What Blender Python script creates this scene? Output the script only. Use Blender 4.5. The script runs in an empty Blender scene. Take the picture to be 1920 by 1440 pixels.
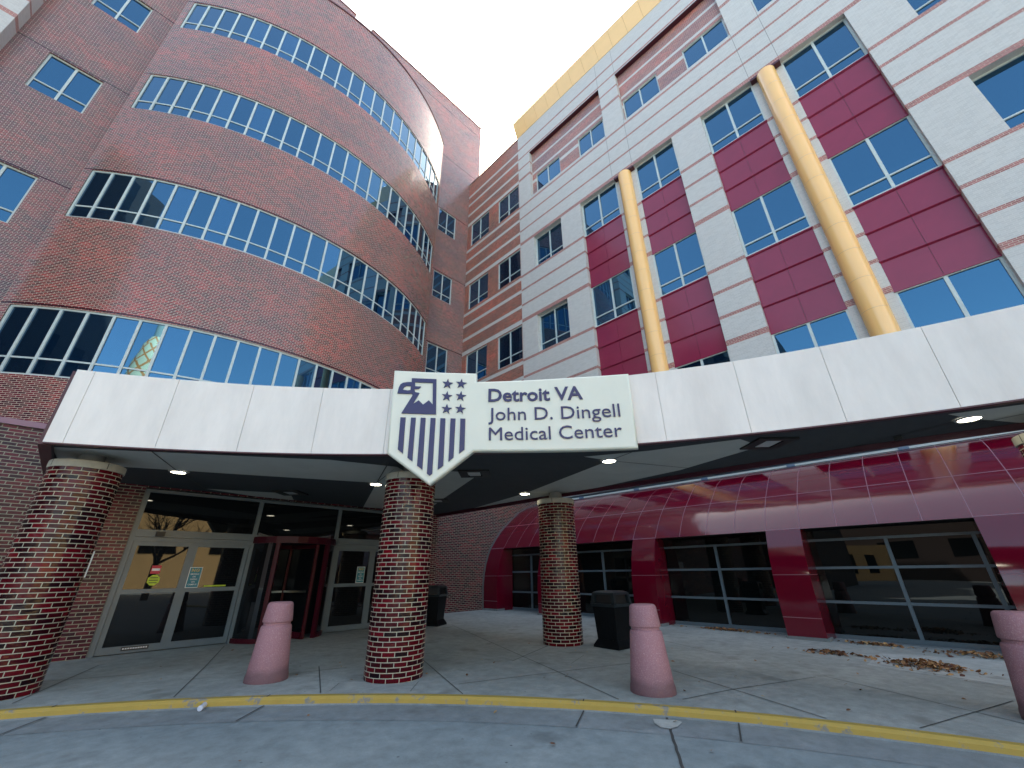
import bpy, bmesh, math, random
from mathutils import Vector, Matrix
random.seed(7)
sc = bpy.context.scene
# ------------------------------------------------------------ camera
cd = bpy.data.cameras.new('camera'); cam = bpy.data.objects.new('camera', cd)
sc.collection.objects.link(cam); sc.camera = cam
cd.sensor_width = 36; cd.lens = 14.34375; cd.clip_start = .1; cd.clip_end = 2000
cam.matrix_world = Matrix(((0.7081723, -0.2888815, -0.6442355, 0), (-0.7059546, -0.3038808, -0.6397535, 0),
                           (-0.0109578, 0.9078568, -0.4191372, 1.6), (0, 0, 0, 1)))
# ------------------------------------------------------------ world, sun, exposure
SUN_EL, SUN_AZ = math.radians(50), math.radians(54)      # azimuth clockwise from +Y
w = bpy.data.worlds.new('World'); sc.world = w; w.use_nodes = True
nt = w.node_tree; bg = nt.nodes['Background']
sky = nt.nodes.new('ShaderNodeTexSky'); sky.sky_type = 'NISHITA'; sky.sun_disc = False
sky.sun_elevation = SUN_EL; sky.sun_rotation = SUN_AZ
sky.air_density = 1.0; sky.dust_density = 3.0; sky.ozone_density = .5
wt = nt.nodes.new('ShaderNodeMix'); wt.data_type = 'RGBA'; wt.blend_type = 'MULTIPLY'; wt.inputs[0].default_value = 1; wt.inputs[7].default_value = (.97, .935, .82, 1)
nt.links.new(sky.outputs[0], wt.inputs[6]); nt.links.new(wt.outputs[2], bg.inputs[0]); bg.inputs[1].default_value = .15
sl = bpy.data.lights.new('sun', 'SUN'); sl.energy = 5.0; sl.angle = math.radians(.5); sl.color = (1, .94, .85)
so = bpy.data.objects.new('sun', sl); sc.collection.objects.link(so)
sdir = Vector((math.sin(SUN_AZ) * math.cos(SUN_EL), math.cos(SUN_AZ) * math.cos(SUN_EL), math.sin(SUN_EL)))
so.rotation_euler = sdir.to_track_quat('Z', 'Y').to_euler(); so.location = sdir * 150
sc.view_settings.view_transform = 'Standard'; sc.view_settings.look = 'None'
sc.view_settings.exposure = 2.42; sc.view_settings.gamma = 1
sc.render.resolution_x, sc.render.resolution_y = 1024, 768
C = sc.collection
# ------------------------------------------------------------ materials
def M(name, col, rough=.6, metal=0, ior=1.5, coat=0, coat_r=.05, emis=None, es=0):
    m = bpy.data.materials.new(name); m.use_nodes = True
    b = m.node_tree.nodes['Principled BSDF']
    b.inputs['Base Color'].default_value = (*col, 1); b.inputs['Roughness'].default_value = rough
    b.inputs['Metallic'].default_value = metal; b.inputs['IOR'].default_value = ior
    b.inputs['Coat Weight'].default_value = coat; b.inputs['Coat Roughness'].default_value = coat_r
    if emis:
        b.inputs['Emission Color'].default_value = (*emis, 1); b.inputs['Emission Strength'].default_value = es
    return m
def N(m, t, **k):
    n = m.node_tree.nodes.new(t)
    for a, v in k.items():
        if a in n.inputs: n.inputs[a].default_value = v
        else: setattr(n, a, v)
    return n
def L(m, a, b): m.node_tree.links.new(a, b)
def mixc(m, f, a, b, bt='MIX'):
    n = m.node_tree.nodes.new('ShaderNodeMix'); n.data_type = 'RGBA'; n.blend_type = bt
    for i, v in ((0, f), (6, a), (7, b)):
        if isinstance(v, (int, float)): n.inputs[i].default_value = v
        elif isinstance(v, tuple): n.inputs[i].default_value = (*v, 1)
        else: L(m, v, n.inputs[i])
    return n.outputs[2]
def ramp(m, fac, stops, interp='LINEAR'):
    n = m.node_tree.nodes.new('ShaderNodeValToRGB'); n.color_ramp.interpolation = interp
    e = n.color_ramp.elements
    while len(e) > 1: e.remove(e[0])
    e[0].position = stops[0][0]; e[0].color = (*stops[0][1], 1)
    for p, c in stops[1:]:
        q = e.new(p); q.color = (*c, 1)
    L(m, fac, n.inputs[0]); return n.outputs[0]
def maths(m, op, a, b=0.0):
    n = m.node_tree.nodes.new('ShaderNodeMath'); n.operation = op
    for i, v in ((0, a), (1, b)):
        if isinstance(v, (int, float)): n.inputs[i].default_value = v
        else: L(m, v, n.inputs[i])
    return n.outputs[0]
def noisy(m, base, amt=.25, scale=3, bump=0, detail=6, stretch=(1, 1, 1)):
    """uneven tone and roughness in the material's own colour"""
    b = m.node_tree.nodes['Principled BSDF']
    tc = N(m, 'ShaderNodeTexCoord'); mp = N(m, 'ShaderNodeMapping'); mp.inputs['Scale'].default_value = stretch
    L(m, tc.outputs['Object'], mp.inputs[0])
    n = N(m, 'ShaderNodeTexNoise', Scale=scale, Detail=detail, Roughness=.65); L(m, mp.outputs[0], n.inputs[0])
    lo = tuple(c * (1 - amt) for c in base); hi = tuple(min(1, c * (1 + amt)) for c in base)
    L(m, ramp(m, n.outputs[0], [(.3, lo), (.7, hi)]), b.inputs['Base Color'])
    if bump:
        bp = N(m, 'ShaderNodeBump', Strength=bump, Distance=.01); L(m, n.outputs[0], bp.inputs['Height']); L(m, bp.outputs[0], b.inputs['Normal'])
    return m
def brick_nodes(m, uv, c1, c2, mortar, ms):
    t = N(m, 'ShaderNodeTexBrick'); t.offset = .5
    L(m, uv, t.inputs['Vector'])
    t.inputs['Scale'].default_value = 1; t.inputs['Brick Width'].default_value = .205; t.inputs['Row Height'].default_value = .0685
    t.inputs['Mortar Size'].default_value = ms; t.inputs['Mortar Smooth'].default_value = .25; t.inputs['Bias'].default_value = -.1
    t.inputs['Color1'].default_value = (*c1, 1); t.inputs['Color2'].default_value = (*c2, 1); t.inputs['Mortar'].default_value = (*mortar, 1)
    return t
def brick_mat(name, c1, c2, mortar, rough=.35, ms=.007, stripes=None, blotch=None, stripecols=None, bump=.5, line=False, coat=0, rvar=.2, bn=.35):
    m = M(name, c1, rough, coat=coat); b = m.node_tree.nodes['Principled BSDF']
    u = N(m, 'ShaderNodeUVMap'); uv = u.outputs[0]
    t = brick_nodes(m, uv, c1, c2, mortar, ms); col = t.outputs['Color']
    sx = N(m, 'ShaderNodeSeparateXYZ'); L(m, uv, sx.inputs[0]); z = sx.outputs[1]
    if blotch:
        n = N(m, 'ShaderNodeTexNoise', Scale=.55, Detail=4.0, Roughness=.6); mp = N(m, 'ShaderNodeMapping'); mp.inputs['Scale'].default_value = (.6, 1.1, 1)
        L(m, uv, mp.inputs[0]); L(m, mp.outputs[0], n.inputs[0])
        bl = ramp(m, n.outputs[0], [(.35, blotch[0]), (.52, (1, 1, 1)), (.68, blotch[1])])
        brickmask = maths(m, 'SUBTRACT', 1.0, t.outputs['Fac'])
        col = mixc(m, brickmask, col, mixc(m, 1.0, col, bl, 'MULTIPLY'))
    if stripes:
        t2 = brick_nodes(m, uv, *stripecols, ms)
        a = maths(m, 'FLOORED_MODULO', maths(m, 'SUBTRACT', z, 10.33), 6.87)
        f = maths(m, 'DIVIDE', a, 6.87)
        st = [(0, (1, 1, 1))]
        for s0, s1 in stripes:
            if s0 > 0: st.append((s0 / 6.87, (1, 1, 1)))
            st.append((s1 / 6.87, (0, 0, 0)))
        st = st if stripes[0][0] == 0 else [(0, (0, 0, 0))] + st[1:]
        col = mixc(m, ramp(m, f, st, 'CONSTANT'), col, t2.outputs['Color'])
    if line:
        a = maths(m, 'FLOORED_MODULO', maths(m, 'SUBTRACT', z, 10.44), 6.87)
        col = mixc(m, maths(m, 'LESS_THAN', a, .06), col, tuple(c * .35 for c in c1))
    L(m, col, b.inputs['Base Color'])
    n2 = N(m, 'ShaderNodeTexNoise', Scale=9.0, Detail=3.0); L(m, uv, n2.inputs[0])
    r = maths(m, 'ADD', maths(m, 'MULTIPLY', t.outputs['Fac'], .45), maths(m, 'ADD', rough - rvar / 2, maths(m, 'MULTIPLY', n2.outputs[0], rvar)))
    L(m, r, b.inputs['Roughness'])
    if bump:
        h = maths(m, 'ADD', maths(m, 'MULTIPLY', t.outputs['Fac'], -1.0), maths(m, 'MULTIPLY', n2.outputs[0], bn))
        bp = N(m, 'ShaderNodeBump', Strength=bump, Distance=.006); L(m, h, bp.inputs['Height']); L(m, bp.outputs[0], b.inputs['Normal'])
        if coat: L(m, bp.outputs[0], b.inputs['Coat Normal'])
    return m
STR = [(0, .25), (1.32, 1.49), (2.62, 2.79), (3.83, 4.0)]
RED = ((.08, .010, .020), (.31, .034, .040)); MORT = (.54, .47, .37)
GREY = ((.49, .485, .465), (.56, .555, .53)); GM = (.62, .61, .58)
BLO = ((.62, .72, 1.1), (1.55, .95, .9))
m_brick = brick_mat('glazed_red_brick', *RED, MORT, rough=.15, ms=.008, blotch=BLO, line=True, bump=.2, rvar=.25)
m_brick_flat = brick_mat('red_brick_plum', (.08, .02, .034), (.25, .045, .06), MORT, ms=.008, rough=.2, blotch=BLO, line=True, bump=.35)
m_wing = brick_mat('red_brick_with_grey_bands', (.17, .032, .022), (.42, .085, .05), MORT, rough=.4, blotch=BLO, bump=.3,
                   stripes=[(0, .33), (1.28, 1.55), (2.58, 2.85), (3.7, 3.97)], stripecols=(*GREY, GM))
m_grey = brick_mat('grey_brick_with_red_bands', *GREY, GM, rough=.5, bump=.3, ms=.006, stripes=STR,
                   stripecols=((.27, .095, .09), (.42, .15, .14), (.60, .54, .44)))
m_greyplain = brick_mat('grey_brick', *GREY, GM, rough=.5, bump=.3)
m_recess = brick_mat('recessed_red_brick', (.22, .07, .07), (.40, .13, .12), MORT, rough=.4, blotch=BLO, bump=.3,
                     stripes=[(0, .24), (1.3, 1.52), (5.9, 6.2)], stripecols=(*GREY, GM))
m_colb = brick_mat('oxblood_glazed_brick', (.012, .0015, .004), (.14, .003, .010), (.42, .40, .30), rough=.13, ms=.0068, bn=1.6, bump=1.0, coat=0, rvar=.22,
                   blotch=((.7, .5, .6), (1.5, 1.1, 1.0)))
m_podium = brick_mat('dark_glazed_brick', (.03, .008, .016), (.15, .016, .028), (.30, .29, .22), rough=.26, ms=.008, blotch=((.8, .8, 1.1), (1.5, 1, .9)), bump=.7, rvar=.2)
for m__, v__ in ((m_colb, .22), (m_podium, .2)): m__.node_tree.nodes['Principled BSDF'].inputs['Specular IOR Level'].default_value = v__
m_frame = noisy(M('pale_window_aluminium', (.50, .57, .56), .4), (.50, .57, .56), .06, 2)
m_frame2 = noisy(M('slate_door_aluminium', (.10, .135, .155), .35), (.10, .135, .155), .08, 3)
def glass(name, base, ior, wob=.02, rough=.012):
    m = M(name, base, rough, ior=ior); b = m.node_tree.nodes['Principled BSDF']
    tc = N(m, 'ShaderNodeTexCoord'); n = N(m, 'ShaderNodeTexNoise', Scale=.7, Detail=1.0); L(m, tc.outputs['Object'], n.inputs[0])
    bp = N(m, 'ShaderNodeBump', Strength=wob, Distance=.2); L(m, n.outputs[0], bp.inputs['Height']); L(m, bp.outputs[0], b.inputs['Normal'])
    g = N(m, 'ShaderNodeNewGeometry')
    L(m, ramp(m, g.outputs['Random Per Island'], [(0, base), (.75, tuple(c * 1.5 for c in base)), (.9, tuple(c * 4 + .004 for c in base))]), b.inputs['Base Color'])
    return m
m_glass = glass('sky_tinted_reflective_glass', (.002, .008, .02), 2.5, .015)
m_glass.node_tree.nodes['Principled BSDF'].inputs['Specular Tint'].default_value = (.26, .65, 1, 1)  # blue of the reflected sky is put into the specular tint
m_glass2 = glass('dark_entrance_glass', (.004, .005, .006), 1.42, .012)
m_glass3 = glass('black_annex_glass', (.002, .003, .003), 1.42, .012)
m_panel = noisy(M('maroon_metal_panel', (.24, .018, .055), .16, ior=1.5), (.24, .018, .055), .06, 1.2)
m_seam = M('panel_joint', (.10, .03, .04), .5)
m_seamlt = M('pale_panel_joint', (.26, .12, .15), .5)
m_tunnel = M('glossy_maroon_panel', (.12, .002, .013), .09, ior=1.55)
b_ = m_tunnel.node_tree.nodes['Principled BSDF']; tc_ = N(m_tunnel, 'ShaderNodeTexCoord'); n_ = N(m_tunnel, 'ShaderNodeTexNoise', Scale=.9, Detail=2.0)
L(m_tunnel, tc_.outputs['Object'], n_.inputs[0]); bp_ = N(m_tunnel, 'ShaderNodeBump', Strength=.05, Distance=.2)
L(m_tunnel, n_.outputs[0], bp_.inputs['Height']); L(m_tunnel, bp_.outputs[0], b_.inputs['Normal'])
m_yel = M('yellow_enamel_pipe', (.95, .57, .21), .14, coat=.5); m_yelseam = M('pipe_joint', (.68, .36, .12), .5)
m_cornice = noisy(M('yellow_cornice_metal', (.94, .62, .28), .22), (.94, .62, .28), .03, 1)
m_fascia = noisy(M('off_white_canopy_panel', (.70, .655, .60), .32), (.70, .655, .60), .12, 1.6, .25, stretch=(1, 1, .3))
m_back = M('dark_grey_edging', (.10, .10, .10), .8); m_trim = M('maroon_drip_edge', (.06, .008, .018), .4)  # first one is the dark grey of the annex's arched edge
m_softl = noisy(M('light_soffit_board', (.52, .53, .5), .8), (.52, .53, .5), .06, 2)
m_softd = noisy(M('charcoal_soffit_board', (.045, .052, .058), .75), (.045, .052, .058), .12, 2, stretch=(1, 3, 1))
m_black = M('black_metal', (.008, .008, .008), .5); m_stone = noisy(M('cast_stone', (.38, .37, .31), .8), (.38, .37, .31), .12, 12, .2)
m_post = noisy(M('painted_steel_post', (.20, .20, .19), .6), (.20, .20, .19), .1, 4)
m_sign = noisy(M('cream_sign_face', (.68, .685, .58), .35), (.68, .685, .58), .03, 1.5); m_navy = M('navy_lettering', (.006, .011, .085), .35)
m_lamp = M('lit_downlight_lens', (.9, .9, .85), .4, emis=(1, .93, .72), es=6)
m_ring = M('downlight_ring', (.5, .5, .48), .4)
m_tube = M('ceiling_fixture_lens', (.55, .57, .56), .4)
m_boll = M('pink_concrete', (.42, .20, .205), .75)
b_ = m_boll.node_tree.nodes['Principled BSDF']; tc_ = N(m_boll, 'ShaderNodeTexCoord')
n1 = N(m_boll, 'ShaderNodeTexNoise', Scale=3.0, Detail=6.0); n2 = N(m_boll, 'ShaderNodeTexNoise', Scale=90.0, Detail=3.0)
for n_ in (n1, n2): L(m_boll, tc_.outputs['Object'], n_.inputs[0])
sx_ = N(m_boll, 'ShaderNodeSeparateXYZ'); L(m_boll, tc_.outputs['Object'], sx_.inputs[0])
cc = mixc(m_boll, n1.outputs[0], (.26, .125, .145), (.37, .185, .205))
cc = mixc(m_boll, ramp(m_boll, n2.outputs[0], [(.52, (0, 0, 0)), (.75, (.55, .55, .55))]), cc, (.66, .45, .44))
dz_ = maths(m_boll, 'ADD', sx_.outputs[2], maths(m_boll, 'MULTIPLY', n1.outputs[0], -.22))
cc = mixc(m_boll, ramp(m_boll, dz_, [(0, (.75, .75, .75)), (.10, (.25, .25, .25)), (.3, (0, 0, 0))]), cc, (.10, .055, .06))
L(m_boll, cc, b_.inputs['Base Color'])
bp_ = N(m_boll, 'ShaderNodeBump', Strength=.4, Distance=.006); L(m_boll, n2.outputs[0], bp_.inputs['Height']); L(m_boll, bp_.outputs[0], b_.inputs['Normal'])
m_bin = noisy(M('black_plastic', (.004, .005, .006), .4), (.004, .005, .006), .4, 5); m_bin.node_tree.nodes['Principled BSDF'].inputs['Specular IOR Level'].default_value = .12; m_binrim = M('dark_teal_plastic_rim', (.008, .014, .018), .35)
def ground_mat(name, base, spots, tint, scale=1.0, stain=(.45, .42, .38)):
    m = M(name, base, .85); b = m.node_tree.nodes['Principled BSDF']; tc = N(m, 'ShaderNodeTexCoord')
    a = N(m, 'ShaderNodeTexNoise', Scale=.45 * scale, Detail=7.0, Roughness=.62); c = N(m, 'ShaderNodeTexNoise', Scale=5.0 * scale, Detail=8.0, Roughness=.7)
    s = N(m, 'ShaderNodeTexNoise', Scale=1.7 * scale, Detail=3.0); g = N(m, 'ShaderNodeTexNoise', Scale=120.0, Detail=2.0)
    v = N(m, 'ShaderNodeTexVoronoi', Scale=6.0 * scale); 
    for q in (a, c, s, g, v): L(m, tc.outputs['Object'], q.inputs[0])
    col = mixc(m, ramp(m, a.outputs[0], [(.35, (0, 0, 0)), (.66, (1, 1, 1))]), base, tint)
    col = mixc(m, .5, col, ramp(m, c.outputs[0], [(.3, (.38, .38, .38)), (.7, (1.1, 1.1, 1.1))]), 'MULTIPLY')
    col = mixc(m, ramp(m, s.outputs[0], [(.6, (0, 0, 0)), (.72, (.5, .5, .5))]), col, tuple(x * y for x, y in zip(base, stain)))
    col = mixc(m, .35, col, ramp(m, g.outputs[0], [(.3, (.6, .6, .6)), (.7, (1.2, 1.2, 1.2))]), 'MULTIPLY')
    sp = ramp(m, v.outputs['Distance'], [(.06, (1, 1, 1)), (.11, (0, 0, 0))])
    col = mixc(m, maths(m, 'MULTIPLY', maths(m, 'MULTIPLY', sp, spots), maths(m, 'GREATER_THAN', c.outputs[0], .54)), col, tuple(x * .25 for x in base))
    L(m, col, b.inputs['Base Color'])
    bp = N(m, 'ShaderNodeBump', Strength=.3, Distance=.01); L(m, c.outputs[0], bp.inputs['Height']); L(m, bp.outputs[0], b.inputs['Normal'])
    return m
m_walk = ground_mat('sidewalk_concrete', (.29, .315, .29), .6, (.38, .40, .37))
m_walk2 = ground_mat('lighter_concrete', (.40, .43, .40), .4, (.47, .49, .46))  # concrete in a lighter tone than the sidewalk
m_road = ground_mat('worn_grey_pavement', (.19, .235, .245), .9, (.25, .295, .30), 1.0, (.4, .38, .38))
m_crack = M('dark_joint', (.045, .045, .042), .9)
m_kerb = ground_mat('kerb_concrete', (.19, .22, .225), .4, (.25, .28, .285))
m_ky = M('worn_yellow_kerb_paint', (.52, .33, .045), .7)
b_ = m_ky.node_tree.nodes['Principled BSDF']; tc_ = N(m_ky, 'ShaderNodeTexCoord'); a_ = N(m_ky, 'ShaderNodeTexNoise', Scale=4.0, Detail=9.0, Roughness=.75)
L(m_ky, tc_.outputs['Object'], a_.inputs[0])
L(m_ky, mixc(m_ky, ramp(m_ky, a_.outputs[0], [(.56, (0, 0, 0)), (.61, (1, 1, 1))]), mixc(m_ky, a_.outputs[0], (.30, .205, .035), (.46, .325, .06)), (.2, .19, .16)), b_.inputs['Base Color'])
m_leaf = M('dry_leaf', (.2, .1, .04), .8); g_ = N(m_leaf, 'ShaderNodeNewGeometry')
L(m_leaf, ramp(m_leaf, g_.outputs['Random Per Island'], [(0, (.07, .022, .012)), (.4, (.20, .09, .035)), (.75, (.36, .19, .07)), (1, (.5, .33, .14))]), m_leaf.node_tree.nodes['Principled BSDF'].inputs['Base Color'])
m_tan = brick_mat('tan_brick', (.70, .45, .17), (.78, .54, .23), (.7, .56, .34), rough=.7, bump=0)
m_ledge = M('mauve_metal_ledge', (.22, .10, .14), .3)
m_teal = M('teal_notice', (.012, .17, .22), .4); m_wht = M('white_print', (.75, .75, .72), .5); m_gold = M('gold_print', (.6, .42, .08), .5)
m_redst = M('red_sticker', (.5, .02, .04), .5); m_lime = M('lime_sticker', (.45, .55, .02), .5)
m_revf = noisy(M('maroon_door_frame', (.045, .004, .010), .35, ior=1.25), (.045, .004, .010), .1, 2)
m_steel = M('brushed_push_bar', (.35, .37, .37), .3, 1)
m_bark = noisy(M('grey_bark', (.10, .085, .07), .9), (.10, .085, .07), .3, 8)
# ------------------------------------------------------------ mesh builder
LOC = {}
class MB:
    def __init__(s): s.v = []; s.f = []; s.m = []; s.uv = []
    def face(s, pts, m=0, uv=None):
        i = len(s.v); pts = [Vector(p) for p in pts]; s.v += pts; s.f.append(tuple(range(i, i + len(pts)))); s.m.append(m)
        if uv is None:
            n = Vector((0, 0, 0))
            for a in range(len(pts)): n += pts[a].cross(pts[(a + 1) % len(pts)])
            if n.length > 0: n.normalize()
            if abs(n.z) > .7: uv = [(p.x, p.y) for p in pts]
            else:
                t = Vector((-n.y, n.x, 0)); t.normalize()
                if t.x + t.y < 0: t = -t
                uv = [(p.dot(t), p.z) for p in pts]
        s.uv.append(uv)
    def hexa(s, P, m=0):   # 8 corners: 4 bottom ccw, 4 top ccw
        for q in ((0, 3, 2, 1), (4, 5, 6, 7), (0, 1, 5, 4), (1, 2, 6, 5), (2, 3, 7, 6), (3, 0, 4, 7)): s.face([P[k] for k in q], m)
    def box(s, x0, x1, y0, y1, z0, z1, m=0):
        if x0 > x1: x0, x1 = x1, x0
        if y0 > y1: y0, y1 = y1, y0
        if z0 > z1: z0, z1 = z1, z0
        s.hexa([(x0, y0, z0), (x1, y0, z0), (x1, y1, z0), (x0, y1, z0), (x0, y0, z1), (x1, y0, z1), (x1, y1, z1), (x0, y1, z1)], m)
    def bar(s, a, b, t, m=0, up=(0, 0, 1)):
        a = Vector(a); b = Vector(b); d = (b - a).normalized(); u = Vector(up)
        if abs(d.dot(u)) > .95: u = Vector((1, 0, 0))
        x = d.cross(u).normalized() * t / 2; y = x.cross(d).normalized() * t / 2
        s.hexa([a - x - y, a + x - y, a + x + y, a - x + y, b - x - y, b + x - y, b + x + y, b - x + y], m)
    def lathe(s, prof, c, seg=40, m=0, mf=None, a0=0, a1=2 * math.pi):
        for k in range(seg):
            t0, t1 = a0 + (a1 - a0) * k / seg, a0 + (a1 - a0) * (k + 1) / seg
            for i in range(len(prof) - 1):
                (r0, z0), (r1, z1) = prof[i], prof[i + 1]
                P = [(c[0] + r0 * math.cos(t0), c[1] + r0 * math.sin(t0), c[2] + z0), (c[0] + r0 * math.cos(t1), c[1] + r0 * math.sin(t1), c[2] + z0),
                     (c[0] + r1 * math.cos(t1), c[1] + r1 * math.sin(t1), c[2] + z1), (c[0] + r1 * math.cos(t0), c[1] + r1 * math.sin(t0), c[2] + z1)]
                R = max(r0, r1); uv = [(t0 * R, P[0][2]), (t1 * R, P[1][2]), (t1 * R, P[2][2]), (t0 * R, P[3][2])]
                if r1 < 1e-5: P = P[:3]; uv = uv[:3]
                elif r0 < 1e-5: P = [P[0], P[2], P[3]]; uv = [uv[0], uv[2], uv[3]]
                s.face(P, mf(i) if mf else m, uv)
    def build(s, name, mats, parent=None, smooth=False, weld=False):
        if not isinstance(mats, (list, tuple)): mats = [mats]
        off = Vector((0, 0, 0))
        if parent is not None: off = LOC[parent.name]
        me = bpy.data.meshes.new(name); me.from_pydata([tuple(p - off) for p in s.v], [], s.f)
        for x in mats: me.materials.append(x)
        ul = me.uv_layers.new(name='UVMap'); k = 0
        for fi, p in enumerate(me.polygons):
            p.material_index = s.m[fi]
            for j in range(len(p.vertices)): ul.data[k].uv = s.uv[fi][j]; k += 1
        if smooth or weld:
            bm = bmesh.new(); bm.from_mesh(me); bmesh.ops.remove_doubles(bm, verts=bm.verts, dist=1e-4); bm.to_mesh(me); bm.free()
        if smooth:
            for p in me.polygons: p.use_smooth = True
            me.set_sharp_from_angle(angle=math.radians(38))
        o = bpy.data.objects.new(name, me); C.objects.link(o)
        if parent is not None: o.parent = parent
        LOC[o.name] = off
        return o
def tag(o, label=None, cat=None, group=None, kind=None):
    for k, v in (('label', label), ('category', cat), ('group', group), ('kind', kind)):
        if v: o[k] = v
    return o
def thing(name, label, cat, loc=(0, 0, 0), group=None):
    o = bpy.data.objects.new(name, None); C.objects.link(o); o.location = loc; LOC[o.name] = Vector(loc)
    return tag(o, label, cat, group)
def clone(root, loc, label, rz=0):
    r = root.copy(); C.objects.link(r); r.location = loc; r.rotation_euler = (0, 0, rz); r['label'] = label
    for ch in list(root.children):
        c = ch.copy(); C.objects.link(c); c.parent = r
        for g in ch.children:
            d = g.copy(); C.objects.link(d); d.parent = c
    return r
# plane wall: axis 'X' -> plane x=const, u=y ; axis 'Y' -> plane y=const, u=x
def wall(mb, ax, c, u0, u1, z0, z1, holes=(), depth=.35, m=0):
    P = (lambda u, z, d=0: (c + d, u, z)) if ax == 'X' else (lambda u, z, d=0: (u, c + d, z))
    us = sorted({u0, u1, *[max(u0, min(u1, h)) for H in holes for h in H[:2]]}); zs = sorted({z0, z1, *[max(z0, min(z1, h)) for H in holes for h in H[2:4]]})
    for a, b in zip(us, us[1:]):
        for e, f in zip(zs, zs[1:]):
            cu, cz = (a + b) / 2, (e + f) / 2
            if any(H[0] < cu < H[1] and H[2] < cz < H[3] for H in holes): continue
            mb.face([P(a, e), P(b, e), P(b, f), P(a, f)], m)
    for H in holes:
        d = H[4] if len(H) > 4 else depth
        a, b, e, f = H[:4]
        mb.face([P(a, e), P(a, e, d), P(a, f, d), P(a, f)], m, [(a, e), (a + d, e), (a + d, f), (a, f)]); mb.face([P(b, e), P(b, f), P(b, f, d), P(b, e, d)], m, [(b, e), (b, f), (b + d, f), (b + d, e)])
        mb.face([P(a, f), P(a, f, d), P(b, f, d), P(b, f)], m, [(a, f - .7), (a, f - .7 + d), (b, f - .7 + d), (b, f - .7)]); mb.face([P(a, e), P(b, e), P(b, e, d), P(a, e, d)], m, [(a, e + .5), (b, e + .5), (b, e + .5 + d), (a, e + .5 + d)])
def window(parent, ax, c, u0, u1, z0, z1, t=.075, transom=.62, mull=None, frame=None, gl=None, ledge=True):
    """frame part with its pane sub-part, set in plane c (front of the frame)"""
    f = MB(); g = MB(); fr = frame or m_frame; dp = .09
    def bx(mb, a, b, e, h, d0, d1):
        if ax == 'X': mb.box(c + d0, c + d1, a, b, e, h)
        else: mb.box(a, b, c + d0, c + d1, e, h)
    bx(f, u0, u1, z0, z0 + t, 0, dp); bx(f, u0, u1, z1 - t, z1, 0, dp)
    bx(f, u0, u0 + t, z0 + t, z1 - t, 0, dp); bx(f, u1 - t, u1, z0 + t, z1 - t, 0, dp)
    um = (u0 + u1) / 2 if mull is None else mull
    bx(f, um - t * .6, um + t * .6, z0 + t, z1 - t, 0, dp)
    if transom:
        for a, b in ((u0 + t, um - t * .6), (um + t * .6, u1 - t)): bx(f, a, b, z0 + transom, z0 + transom + t * .8, .003, dp)
    fo = f.build('window', fr, parent)
    bx(g, u0 + t * .5, u1 - t * .5, z0 + t * .5, z1 - t * .5, dp * .6, dp * .6 + .02)
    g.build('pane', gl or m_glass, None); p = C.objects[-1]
    p.parent = fo
    off = LOC[parent.name]
    for v in p.data.vertices: v.co -= off
    return fo
# ============================================================ SETTING: ground
def gz(y): return .0107 * max(-14, min(24, y))
KC, KR = (-6.933, -3.921), 14.738
def kp(a, r): return (KC[0] + r * math.cos(a), KC[1] + r * math.sin(a))
mb = MB()
A0, A1, NS = math.radians(-30), math.radians(112), 90
xs = [-300, -80, -30, -14, -10, -6, -2, 2, 6, 10, 14, 18, 24, 40, 90, 300]
for a, b in zip(xs, xs[1:]):
    for e, f in zip(xs, xs[1:]):
        mb.face([(a, e, gz(e) - .1), (b, e, gz(e) - .1), (b, f, gz(f) - .1), (a, f, gz(f) - .1)])
tag(mb.build('road', m_road), kind='structure')
def ribbon(p, q, wd, dz, mbb, j=.02, n=6, m=0):
    p = Vector(p); q = Vector(q); d = (q - p); nrm = Vector((-d.y, d.x)).normalized() * wd / 2; prev = None
    for k in range(n + 1):
        c = p + d * k / n + nrm * random.uniform(-1, 1) * j / wd
        cur = (c + nrm, c - nrm)
        if prev: mbb.face([(*prev[0], gz(prev[0].y) + dz), (*prev[1], gz(prev[1].y) + dz), (*cur[1], gz(cur[1].y) + dz), (*cur[0], gz(cur[0].y) + dz)], m)
        prev = cur
mb = MB()
rings = [KR, KR + .25, 15.5, 17, 19, 22, 26, 32]
for k in range(NS):
    a, b = A0 + (A1 - A0) * k / NS, A0 + (A1 - A0) * (k + 1) / NS
    for r0, r1 in zip(rings, rings[1:]):
        P = [kp(a, r0), kp(a, r1), kp(b, r1), kp(b, r0)]
        mb.face([(x, y, gz(y)) for x, y in P])
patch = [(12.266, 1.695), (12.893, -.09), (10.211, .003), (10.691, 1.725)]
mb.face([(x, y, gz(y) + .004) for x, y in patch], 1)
J = [((.013, 9.358), (.947, 11.748)), ((1.562, 8.187), (2.308, 10.211)), ((2.308, 10.211), (3.1, 12.5)), ((3.068, 6.943), (3.749, 8.72)), ((4.443, 5.453), (5.399, 7.895)),
     ((9.053, 11.772), (6.384, 5.287)), ((6.384, 5.287), (5.737, 3.761)), ((4.743, 5.931), (7.974, 4.803)), ((10.698, 5.576), (9.923, 3.886)), ((7.846, 4.002), (7.322, 2.849)),
     ((7.322, 2.849), (6.752, 1.631)), ((7.322, 2.849), (8.999, 2.167)), ((7.322, 2.849), (6.331, 3.152)), ((9.171, 2.091), (8.276, .401)), ((8.276, .401), (7.6, -.8)),
     ((7.085, .845), (9.259, .046)), ((10.993, 1.879), (10.0, -.6)), ((4.591, 10.784), (6.117, 7.682)), ((4.061, 8.273), (2.771, 8.589)), ((6.497, 6.541), (11.132, 8.145)), ((-.1, 10.9), (1.4, 10.3))]
for p, q in J: ribbon(p, q, .014, .006, mb, .004, 9, 2)
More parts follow.
